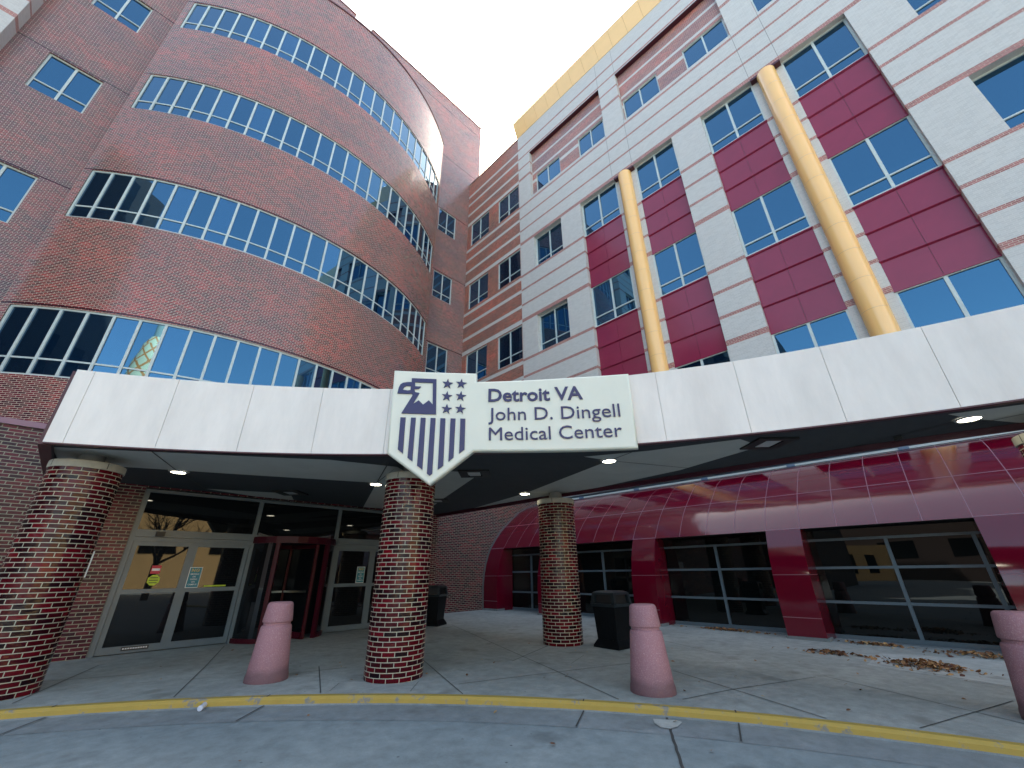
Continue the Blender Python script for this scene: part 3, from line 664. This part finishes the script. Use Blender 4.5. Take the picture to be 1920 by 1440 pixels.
# pale gutter rail on top of the vault
mb = MB(); mb.box(16.97, 17.1, -12, 14.9, 4.86, 4.93); mb.box(16.9, 17.1, -12, 14.9, 5.02, 5.12); mb.box(17.1, 17.3, -12, 14.9, 4.86, 5.11, 1)
for k in range(8): mb.box(16.94, 16.972, 12 - k * 3, 12.25 - k * 3, 4.85, 4.94, 1)
mb.build('gutter', [m_frame, M('blue_grey_gutter', (.10, .16, .24), .4)], va)
# ============================================================ CANOPY
cp = thing('entrance_canopy', 'curved white panelled canopy over the hospital entrance with a grey and charcoal soffit', 'canopy', (4, 8, 3.45))
KX, KY, KR2 = -7.546, -5.015, 15.731
ZB, ZT = 3.45, 4.685
def fa(deg, r=KR2): t = math.radians(deg); return (KX + r * math.cos(t), KY + r * math.sin(t))
AL, AR = 64.62, -8.0
seams = [64.62, 63.75, 59.44, 55.16, 50.88, 46.5, 42.2, 37.9, 33.6, 29.29, 24.88, 20.54, 16.18, 11.85, 7.5, 3.2, -1.2, -5.5, -8.0]
mb = MB()
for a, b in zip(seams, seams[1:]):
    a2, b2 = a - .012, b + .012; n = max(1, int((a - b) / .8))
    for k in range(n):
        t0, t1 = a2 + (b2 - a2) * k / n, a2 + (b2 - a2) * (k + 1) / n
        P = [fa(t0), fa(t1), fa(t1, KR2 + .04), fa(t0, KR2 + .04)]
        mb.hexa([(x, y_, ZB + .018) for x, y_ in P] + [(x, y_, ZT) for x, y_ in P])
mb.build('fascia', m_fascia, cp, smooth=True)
mb = MB()
for k in range(90):
    t0, t1 = AL + (AR - AL) * k / 90, AL + (AR - AL) * (k + 1) / 90
    P = [fa(t0, KR2 + .015), fa(t1, KR2 + .015), fa(t1, KR2 + .12), fa(t0, KR2 + .12)]
    mb.hexa([(x, y_, ZB + .04) for x, y_ in P] + [(x, y_, ZT - .01) for x, y_ in P])
mb.build('fascia_backing', M('fascia_joint', (.5, .49, .46), .7), cp)
LX, LY = fa(AL)
rear = [(8.97, 12.8), (8.97, 7.6), (9.08, 4.0), (9.2, .57), (9.45, -1.3), (9.7, -4), (9.7, -7.3)]
mb = MB()                                              # drip edge
for k in range(90):
    t0, t1 = AL + (AR - AL) * k / 90, AL + (AR - AL) * (k + 1) / 90
    P = [fa(t0, KR2 - .006), fa(t1, KR2 - .006), fa(t1, KR2 + .1), fa(t0, KR2 + .1)]
    mb.hexa([(x, y_, ZB - .004) for x, y_ in P] + [(x, y_, ZB + .016) for x, y_ in P])
mb.box(LX - .04, LX + .1, LY + .05, 12.8, ZB - .012, ZT - .02)
for p, q_ in zip(rear, rear[1:]):
    mb.hexa([(p[0] - .04, p[1], ZB - .012), (p[0] + .04, p[1], ZB - .012), (q_[0] + .04, q_[1], ZB - .012), (q_[0] - .04, q_[1], ZB - .012),
             (p[0] - .04, p[1], ZT - .03), (p[0] + .04, p[1], ZT - .03), (q_[0] + .04, q_[1], ZT - .03), (q_[0] - .04, q_[1], ZT - .03)])
mb.build('drip_edge', m_trim, cp)
ZS = 3.53; SK = (ZS - 1.6) / (ZB - 1.6)
mb = MB()
ring = [fa(AL + (AR - AL) * k / 90, KR2 + .1) for k in range(91)]
def xr(y_):
    for p, q_ in zip(rear, rear[1:]):
        if q_[1] <= y_ <= p[1]: return p[0] + (q_[0] - p[0]) * (p[1] - y_) / (p[1] - q_[1])
    return rear[-1][0] if y_ < 0 else rear[0][0]
out = ring + [(9.7, ring[-1][1])] + rear[::-1] + [(LX + .1, 12.8)]
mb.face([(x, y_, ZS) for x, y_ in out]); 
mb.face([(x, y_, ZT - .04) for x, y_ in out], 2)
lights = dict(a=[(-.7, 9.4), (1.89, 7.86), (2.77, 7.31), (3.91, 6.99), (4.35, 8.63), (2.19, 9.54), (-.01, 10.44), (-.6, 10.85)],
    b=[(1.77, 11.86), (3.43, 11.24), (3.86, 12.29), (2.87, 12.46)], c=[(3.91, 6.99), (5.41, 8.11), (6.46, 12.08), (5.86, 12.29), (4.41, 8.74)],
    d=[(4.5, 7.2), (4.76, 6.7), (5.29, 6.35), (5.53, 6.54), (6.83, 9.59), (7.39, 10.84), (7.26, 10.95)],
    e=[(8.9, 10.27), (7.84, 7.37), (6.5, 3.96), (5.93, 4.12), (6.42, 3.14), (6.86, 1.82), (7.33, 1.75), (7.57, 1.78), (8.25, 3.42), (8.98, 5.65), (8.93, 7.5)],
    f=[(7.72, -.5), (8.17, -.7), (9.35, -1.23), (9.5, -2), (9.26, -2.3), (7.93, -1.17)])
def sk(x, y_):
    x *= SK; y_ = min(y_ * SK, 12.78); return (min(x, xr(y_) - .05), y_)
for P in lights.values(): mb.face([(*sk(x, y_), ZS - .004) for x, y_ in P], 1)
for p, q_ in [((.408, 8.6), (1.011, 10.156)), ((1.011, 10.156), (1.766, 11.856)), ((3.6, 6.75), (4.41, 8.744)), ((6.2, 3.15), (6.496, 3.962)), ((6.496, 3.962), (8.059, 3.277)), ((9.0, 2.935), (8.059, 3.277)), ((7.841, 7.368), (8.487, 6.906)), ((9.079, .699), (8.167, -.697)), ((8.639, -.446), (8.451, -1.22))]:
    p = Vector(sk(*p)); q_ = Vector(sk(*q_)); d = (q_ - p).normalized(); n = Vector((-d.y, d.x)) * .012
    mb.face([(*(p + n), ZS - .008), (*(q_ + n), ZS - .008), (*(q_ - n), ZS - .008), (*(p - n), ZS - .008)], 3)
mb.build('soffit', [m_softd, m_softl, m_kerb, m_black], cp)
for x, y_ in ((1.011, 10.156), (4.41, 8.744), (6.496, 3.962), (7.841, 7.368), (8.167, -.697)):
    x, y_ = sk(x, y_); s = MB(); s.lathe([(.155, 0), (.15, -.02), (.125, -.022), (.12, -.01)], (x, y_, ZS - .004), 28); o = s.build('downlight', m_ring, cp, smooth=True)
    s = MB(); s.lathe([(0.0001, -.016), (.121, -.014)], (x, y_, ZS - .004), 28); p = s.build('lens', m_lamp, cp); p.parent = o
for x, y_, rot in ((7.421, 1.579, 0), (5.355, 6.424, 0), (3.382, 11.083, 0), (6.799, 9.744, 0)):
    x, y_ = sk(x, y_); s = MB(); e = .32; z0, z1 = ZS - .03, ZS - .002
    c_, s_ = math.cos(math.radians(45)), math.sin(math.radians(45))
    def rp(u, v, z): return (x + u * c_ - v * s_, y_ + u * s_ + v * c_, z)
    def rbx(u0, u1, v0, v1, za, zb_, m, mb_): mb_.hexa([rp(u0, v0, za), rp(u1, v0, za), rp(u1, v1, za), rp(u0, v1, za), rp(u0, v0, zb_), rp(u1, v0, zb_), rp(u1, v1, zb_), rp(u0, v1, zb_)], m)
    rbx(-e, e, -e, -.15, z0, z1, 0, s); rbx(-e, e, .15, e, z0, z1, 0, s); rbx(-e, -.2, -.15, .15, z0, z1, 0, s); rbx(.2, e, -.15, .15, z0, z1, 0, s)
    o = s.build('ceiling_fixture', m_black, cp)
    s = MB(); rbx(-.19, .19, -.12, .12, z0 + .008, z1 - .01, 0, s); p = s.build('lens', m_tube, cp); p.parent = o
s = MB(); s.box(8.85, 8.95, .03, .13, ZS - .07, ZS - .002); s.build('soffit_sensor', m_black, cp)
# ============================================================ COLUMNS
def column(label, loc):
    t = thing('brick_column', label, 'column', loc, 'glazed brick columns under the canopy'); z0 = loc[2]
    s = MB(); s.lathe([(.47, -.06), (.47, 3.21 - z0)], loc, 64); s.build('shaft', m_colb, t, smooth=True)
    s = MB(); s.lathe([(.0001, 3.212 - z0), (.485, 3.212 - z0), (.49, 3.225 - z0), (.49, 3.325 - z0), (.475, 3.335 - z0), (.0001, 3.335 - z0)], loc, 64)
    for k in range(4):
        a = math.radians(28 + 90 * k); r = .4915; d = .012
        s.face([(loc[0] + r * math.cos(a + q_), loc[1] + r * math.sin(a + q_), z) for q_, z in ((-d, 3.225), (d, 3.225), (d, 3.325), (-d, 3.325))], 1)
    s.build('cap', [m_stone, m_crack], t, smooth=True)
    s = MB(); s.lathe([(.17, 3.335 - z0), (.17, 3.524 - z0)], loc, 32); s.build('post', m_post, t, smooth=True)
    return t
c1 = column('round brick column in the centre, under the pointed tip of the sign', (4.30, 7.08, .076))
clone(c1, (-.22, 10.12, .108), 'round brick column at the left edge, beside the automatic doors')
clone(c1, (8.76, 7.11, .076), 'round brick column between the square black litter bin and the vaulted annex')
clone(c1, (8.98, -1.55, -.01), 'round brick column whose top pokes in at the right edge')
# ============================================================ SIGN
sg = thing('building_sign', 'cream shield sign with eagle and stars reading Detroit VA Medical Center on canopy', 'sign', (4.5, 5, 3.4))
SR = 15.58                                            # radius of the front face (concave towards the drive)
def sp(deg, z, r): t = math.radians(deg); return Vector((KX + r * math.cos(t), KY + r * math.sin(t), z))
def curved(polys, r_front, depth, name, mat, bevel=0.0, cut=.5):
    """polys: list of outlines in (degrees, z); holes allowed; front faces the drive"""
    k = math.radians(1) * SR
    c = bpy.data.curves.new(name, 'CURVE'); c.dimensions = '2D'; c.fill_mode = 'BOTH'; c.extrude = depth / 2 - bevel; c.bevel_depth = bevel; c.bevel_resolution = 2 if bevel else 0
    if bevel: c.offset = -bevel
    for P in polys:
        sp_ = c.splines.new('POLY'); sp_.points.add(len(P) - 1); sp_.use_cyclic_u = True
        for i, (d, z) in enumerate(P): sp_.points[i].co = (-(d - 38) * k, z, 0, 1)
    o = bpy.data.objects.new(name + '_src', c); C.objects.link(o); bpy.context.view_layer.update()
    me = bpy.data.meshes.new_from_object(o.evaluated_get(bpy.context.evaluated_depsgraph_get())); bpy.data.objects.remove(o)
    return bend(me, r_front, depth, name, mat, cut)
def bend(me, r_front, depth, name, mat, cut=.5):
    k = math.radians(1) * SR; bm = bmesh.new(); bm.from_mesh(me); xs_ = [v.co.x for v in bm.verts]; x = min(xs_) + cut
    while x < max(xs_):
        bmesh.ops.bisect_plane(bm, geom=bm.verts[:] + bm.edges[:] + bm.faces[:], plane_co=(x, 0, 0), plane_no=(1, 0, 0)); x += cut
    off = LOC[sg.name]
    for v in bm.verts:
        d = 38 - v.co.x / k; r = r_front + depth / 2 - v.co.z
        v.co = sp(d, v.co.y, r) - off
    bmesh.ops.recalc_face_normals(bm, faces=bm.faces[:])
    m2 = bpy.data.meshes.new(name); bm.to_mesh(m2); bm.free(); m2.materials.clear(); m2.materials.append(mat)
    for p in m2.polygons: p.material_index = 0
    o = bpy.data.objects.new(name, m2); C.objects.link(o); o.parent = sg; LOC[o.name] = off
    return o
PX = __import__('numpy')
# pixel -> (degrees, height) on the sign face, from surveyed anchor points of the real sign (corners measured on the canopy curve)
_f = 765.; _up = PX.array([940 - 960, -937 - 720, _f]); _up = _up / PX.linalg.norm(_up); _F = PX.array([0, 0, 1.]); _Fh = _F - _F.dot(_up) * _up; _Fh /= PX.linalg.norm(_Fh); _R = PX.cross(_Fh, _up)
if _R[0] < 0: _R = -_R
_ph = math.radians(44.8); _ex = (math.sin(_ph), math.cos(_ph)); _ey = (-math.cos(_ph), math.sin(_ph))
def sv(px, py, r=SR):
    v = PX.array([px - 960, py - 720, _f]); a, b, c_ = v.dot(_R), v.dot(_Fh), v.dot(_up); vx = a * _ex[0] + b * _ex[1]; vy = a * _ey[0] + b * _ey[1]
    A = vx * vx + vy * vy; B = -2 * (vx * KX + vy * KY); Cq = KX * KX + KY * KY - r * r; t = (-B + math.sqrt(B * B - 4 * A * Cq)) / (2 * A)
    return (math.degrees(math.atan2(vy * t - KY, vx * t - KX)), 1.6 + c_ * t)
def zc(P): return [sv(700 + x / 3.692, 680 + y / 3.692) for x, y in P]
outline = [(46.28, 5.0), (40.70, 4.90), (40.69, 4.73), (38.3, 4.715), (34.1, 4.69), (30.91, 4.655), (30.95, 3.35), (34.1, 3.375), (38.3, 3.42), (40.74, 3.445), (43.33, 2.895), (46.11, 3.435)]
curved([outline], SR, .15, 'sign_panel', m_sign, bevel=.035, cut=.35)
eag = [(268, 110), (438, 117), (434, 360), (196, 352), (238, 285), (274, 228), (268, 218), (168, 215), (178, 175), (190, 152), (210, 141), (240, 137), (267, 137)]
beak = [(205, 190), (213, 172), (230, 163), (262, 164), (259, 192), (240, 195)]
head = [(290, 138), (414, 142), (412, 292), (386, 263), (346, 293), (316, 263), (274, 290), (320, 212), (290, 206), (286, 186), (315, 184), (332, 168), (290, 166)]
curved([zc(eag), zc(beak), zc(head)], SR - .022, .03, 'eagle_emblem', m_navy, 0, .3)
ST = [zc([(cx_ + (38 if k % 2 == 0 else 15) * math.sin(k * math.pi / 5 + .12), cy_ - (36 if k % 2 == 0 else 14.5) * math.cos(k * math.pi / 5 + .12)) for k in range(10)]) for cx_, cy_ in ((515, 149), (610, 149), (510, 235), (606, 235), (508, 323), (603, 323))]
for P in ST: curved([P], SR - .022, .03, 'star', m_navy, 0, 2)
for P in ([(190, 380), (224, 381), (205, 630), (171, 603)], [(263, 382), (295, 383), (270, 685), (238, 660)], [(330, 383), (363, 384), (340, 742), (304, 715)], [(398, 385), (432, 386), (408, 770), (390, 784), (372, 770)],
          [(466, 387), (500, 388), (484, 715), (447, 742)], [(536, 388), (570, 389), (555, 658), (521, 686)], [(604, 389), (638, 390), (631, 603), (595, 631)]):
    curved([zc(P)], SR - .022, .03, 'stripe', m_navy, 0, 2)
def sign_text(s, bl, br, cap, bold, name):
    me = text_mesh(s, 1.0, bold, .015); x0 = min(v.co.x for v in me.vertices); x1 = max(v.co.x for v in me.vertices)
    k = math.radians(1) * SR; (d0, z0), (d1, z1), (_, zt) = zc([bl, br, cap]); capn = {'D': .70}.get(s[0], .70)
    hs_ = (zt - z0) / capn
    for v in me.vertices:
        u = (v.co.x - x0) / (x1 - x0); d = d0 + (d1 - d0) * u
        v.co = (-(d - 38) * k, z0 + (z1 - z0) * u + v.co.y * hs_, v.co.z)
    bend(me, SR - .022, .03, name, m_navy, .4)
sign_text('Detroit VA', (797, 270), (1452, 252), (800, 184), .02, 'lettering')
sign_text('John D. Dingell', (797, 400), (1712, 373), (830, 313), 0, 'lettering')
sign_text('Medical Center', (800, 539), (1727, 512), (803, 449), 0, 'lettering')
# ============================================================ BOLLARDS, BINS, SMALL THINGS
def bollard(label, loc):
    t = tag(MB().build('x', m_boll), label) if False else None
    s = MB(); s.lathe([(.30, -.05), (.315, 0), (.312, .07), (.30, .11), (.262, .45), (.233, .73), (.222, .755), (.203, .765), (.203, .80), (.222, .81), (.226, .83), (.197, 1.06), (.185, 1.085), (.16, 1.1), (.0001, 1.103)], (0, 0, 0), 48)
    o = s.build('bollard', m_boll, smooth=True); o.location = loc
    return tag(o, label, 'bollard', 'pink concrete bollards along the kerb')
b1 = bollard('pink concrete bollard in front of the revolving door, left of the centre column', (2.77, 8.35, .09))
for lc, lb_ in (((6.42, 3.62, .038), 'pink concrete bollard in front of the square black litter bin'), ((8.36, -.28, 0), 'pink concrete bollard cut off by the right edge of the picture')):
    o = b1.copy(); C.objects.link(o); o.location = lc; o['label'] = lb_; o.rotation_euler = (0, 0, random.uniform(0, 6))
def bin_(label, loc, rz):
    t = thing('litter_bin', label, 'litter bin', (0, 0, 0), 'black litter bins on the sidewalk')
    def fr(mb, a0, z0, a1, z1, m=0): mb.hexa([(-a0, -a0, z0), (a0, -a0, z0), (a0, a0, z0), (-a0, a0, z0), (-a1, -a1, z1), (a1, -a1, z1), (a1, a1, z1), (-a1, a1, z1)], m)
    s = MB(); fr(s, .34, 0, .335, .05); fr(s, .335, .05, .265, .16); s.build('base', m_bin, t)
    s = MB(); fr(s, .262, .16, .305, .82); s.build('body', m_bin, t)
    s = MB(); fr(s, .32, .80, .345, .86)
    s.build('rim', m_binrim, t)
    s = MB()                                          # hood: four posts, rounded lid, side bands round the openings
    for sx, sy in ((1, 1), (1, -1), (-1, 1), (-1, -1)): 
        s.hexa([(sx * .335, sy * .335, .86), (sx * .255, sy * .335, .86), (sx * .255, sy * .255, .86), (sx * .335, sy * .255, .86), (sx * .30, sy * .30, 1.08), (sx * .22, sy * .30, 1.08), (sx * .22, sy * .22, 1.08), (sx * .30, sy * .22, 1.08)])
    fr(s, .305, 1.04, .29, 1.09); fr(s, .288, 1.09, .22, 1.12)
    s.build('hood', m_binrim, t)
    s = MB(); fr(s, .25, .86, .24, 1.04); s.build('liner', m_black, t)
    t.location = loc; t.rotation_euler = (0, 0, rz); return t
lb1 = bin_('square black litter bin standing between the brick column and the right bollard', (9.2, 5.98, .065), math.radians(-4))
clone(lb1, (8.62, 12.2, .13), 'square black litter bin half hidden behind the centre column', math.radians(30))
ws = MB(); x = .13; z0 = 1.86
ws.box(-.28, .34, PY - .012, PY - .002, 1.60, 2.10, 0)
ws.box(-.255, .315, PY - .014, PY - .012, 1.625, 1.64, 1); ws.box(-.255, .315, PY - .014, PY - .012, 2.06, 2.075, 1); ws.box(.30, .315, PY - .014, PY - .012, 1.64, 2.06, 1)
for k in range(4): ws.box(-.1, .22 - .03 * k, PY - .014, PY - .012, 1.69 + k * .085, 1.712 + k * .085, 1)
tag(ws.build('wall_sign', [m_wht, m_navy]), 'small white notice fixed to the brick beside the left column', 'sign')
# leaves
def leaf_at(mb, x, y_, z, sz, flat=.25):
    a = random.uniform(0, 6.28); tilt = Vector((random.gauss(0, flat), random.gauss(0, flat), 1)).normalized()
    u = Vector((math.cos(a), math.sin(a), 0)); u = (u - tilt * u.dot(tilt)).normalized(); v = tilt.cross(u); c = Vector((x, y_, z)); cu = tilt * sz * .18
    P = [c - u * sz, c - u * .35 * sz - v * .55 * sz + cu, c + u * .3 * sz - v * .5 * sz + cu, c + u * sz, c + u * .35 * sz + v * .55 * sz + cu * .5, c - u * .4 * sz + v * .5 * sz + cu]
    mb.face(P)
def pile(label, cx_, cy_, dx, dy, n, h, ang=0):
    mb = MB(); ca, sa = math.cos(ang), math.sin(ang)
    for k in range(n):
        u, v = random.gauss(0, .42) * random.choice((1, 1, 1, 1.9)), random.gauss(0, .42) * random.choice((1, 1, 1, 1.9)); x = cx_ + u * dx * ca - v * dy * sa; y_ = cy_ + u * dx * sa + v * dy * ca
        leaf_at(mb, x, y_, gz(y_) + .012 + h * max(0, 1 - (u * u + v * v)) * random.random(), random.uniform(.025, .055), .5)
    return tag(mb.build('leaf_pile', m_leaf), label, 'leaves', 'heaps of dry leaves', 'stuff')
pile('small heap of dry brown leaves on the pale concrete slab near the right bollard', 11.2, .95, .35, .6, 330, .10)
pile('low drift of dry leaves in front of the maroon pier', 11.55, 2.35, .2, .5, 150, .05)
pile('strip of dry leaves along the foot of the middle wide window', 13.65, 5.1, .1, .9, 200, .04)
pile('leaves scattered under the right wide window', 13.45, 1.9, .13, .6, 140, .04)
pile('drift of dry leaves at the far right below the wide window', 13.2, .15, .3, .8, 240, .06)
mb = MB()
for k in range(60):
    t = math.radians(random.uniform(5, 60)); r = random.uniform(KR + .4, KR + 4.5); x, y_ = kp(t, r)
    leaf_at(mb, x, y_, gz(y_) + .012, random.uniform(.018, .04))
for k in range(26):
    t = math.radians(random.uniform(5, 70)); r = random.uniform(KR - 4.5, KR - .3); x, y_ = kp(t, r)
    leaf_at(mb, x, y_, gz(y_) - .082, random.uniform(.02, .045))
tag(mb.build('scattered_leaves', m_leaf), 'single dry leaves strewn over the sidewalk and road', 'leaves', kind='stuff')
s = MB(); s.lathe([(.0001, 0), (.032, .004), (.034, .03), (.03, .1), (.034, .13), (.034, .16), (.014, .2), (.014, .22), (.0001, .222)], (0, 0, 0), 20)
bo = s.build('plastic_bottle', M('clear_pale_plastic', (.55, .6, .68), .15, coat=.5), smooth=True); bo.location = (1.78, 7.62, gz(8) - .065); bo.rotation_euler = (D(88), 0, D(150))
bo['label'] = 'crushed clear plastic bottle lying in the gutter'; bo['category'] = 'bottle'
# ============================================================ what the glass reflects, behind the camera
def block(name, label, x0, x1, y0, y1, z1, mat, wins):
    t = thing(name, label, 'building', ((x0 + x1) / 2, (y0 + y1) / 2, -.3)); s = MB(); s.box(x0, x1, y0, y1, -.3, z1); s.build('wall', mat, t)
    g = MB()
    for ax, c, u0, u1, z0, zz in wins:
        if ax == 'X': g.box(c - .05, c + .05, u0, u1, z0, zz)
        else: g.box(u0, u1, c - .05, c + .05, z0, zz)
    g.build('window_band', m_glass2, t); return t
block('tan_building', 'long tan brick building across the road, seen only as a reflection in the doors', -14, 55, -66, -50, 12, m_tan,
      [('Y', -49.98, -10 + k * 8, -6 + k * 8, 4.5, 7) for k in range(8)])
m_dkb = brick_mat('dark_brick', (.02, .013, .012), (.035, .018, .015), (.06, .05, .045), rough=.7, bump=0)
block('tan_pavilion', 'small tan brick pavilion mirrored in the right wide window', -57, -52, 6.5, 13.5, 4.6, m_tan, [('X', -51.98, 8, 9.2, 1, 3.4), ('X', -51.98, 10.6, 11.8, 1, 3.4)])
block('dark_reflection_block', 'unseen long dark brick block added beyond the drive to darken the wide window reflections', -75, -60, -40, 34, 13, m_dkb, [('X', -59.98, -36 + k * 8, -32 + k * 8, 3, 5.2) for k in range(9)])  # dark mass added to keep bright sky out of the annex glass
block('dark_side_wing', 'tall dark brick wing mirrored in the left end of the ribbon windows', -34, -18.5, 8.5, 20, 31, m_dkb,
      [('X', -18.48, 9.5 + k * 3.6, 11.5 + k * 3.6, 6 + j * 7, 9 + j * 7) for k in range(3) for j in range(4)])

def tree(label, loc, hgt, sd):
    random.seed(sd); t = thing('bare_tree', label, 'tree', loc, 'bare trees across the drive'); tr = MB(); cr = MB()
    def limb(mb, p, d, L_, r0, dep):
        n = 4; q = Vector(p); dd = Vector(d)
        for k in range(n):
            e = q + dd * L_ / n; ra = r0 * (1 - .12 * k)
            mb.bar(q, e, ra * 2); q = e; dd = (dd + Vector((random.gauss(0, .12), random.gauss(0, .12), random.gauss(.02, .06)))).normalized()
            if dep and k > 0:
                for _ in range(2 if dep > 1 else 3):
                    nd = (dd + Vector((random.gauss(0, .6), random.gauss(0, .6), random.uniform(-.1, .5)))).normalized(); limb(cr, q, nd, L_ * random.uniform(.45, .7), ra * .5, dep - 1)
    limb(tr, loc, (0, 0, 1), hgt * .5, hgt * .022, 3)
    tr.build('trunk', m_bark, t); cr.build('crown', m_bark, t)
tree('bare tree mirrored in the left sliding door', (5.5, -24, gz(-24) - .1), 11, 3)
tree('bare tree across the drive, mirrored in the wide windows', (-34, -4, -.15), 10, 5)

m_zig = M('cream_and_orange_tile', (.8, .7, .5), .6); b_ = m_zig.node_tree.nodes['Principled BSDF']; u_ = N(m_zig, 'ShaderNodeUVMap'); sx_ = N(m_zig, 'ShaderNodeSeparateXYZ'); L(m_zig, u_.outputs[0], sx_.inputs[0])
za = maths(m_zig, 'MULTIPLY', sx_.outputs[0], .56); zb_ = maths(m_zig, 'MULTIPLY', sx_.outputs[1], .42)
f1 = maths(m_zig, 'LESS_THAN', maths(m_zig, 'FRACT', maths(m_zig, 'ADD', za, zb_)), .2); f2 = maths(m_zig, 'LESS_THAN', maths(m_zig, 'FRACT', maths(m_zig, 'SUBTRACT', za, zb_)), .2)
L(m_zig, mixc(m_zig, maths(m_zig, 'MAXIMUM', f1, f2), (.85, .62, .36), (.75, .20, .03)), b_.inputs['Base Color'])
pt = thing('patterned_chimney', 'tall cream and orange patterned chimney mirrored in the lowest ribbon window', 'chimney', (-39.0, -27.0, -.2))
s = MB(); s.lathe([(2.1, 0), (2.1, 26), (2.0, 31), (1.6, 34.5), (1.0, 36)], (-39.0, -27.0, -.2), 32); s.build('shaft', m_zig, pt, smooth=True)
s = MB(); s.lathe([(.8, 36), (.7, 40), (.0001, 40.1)], (-39.0, -27.0, -.2), 24); s.build('flue', m_stone, pt, smooth=True)
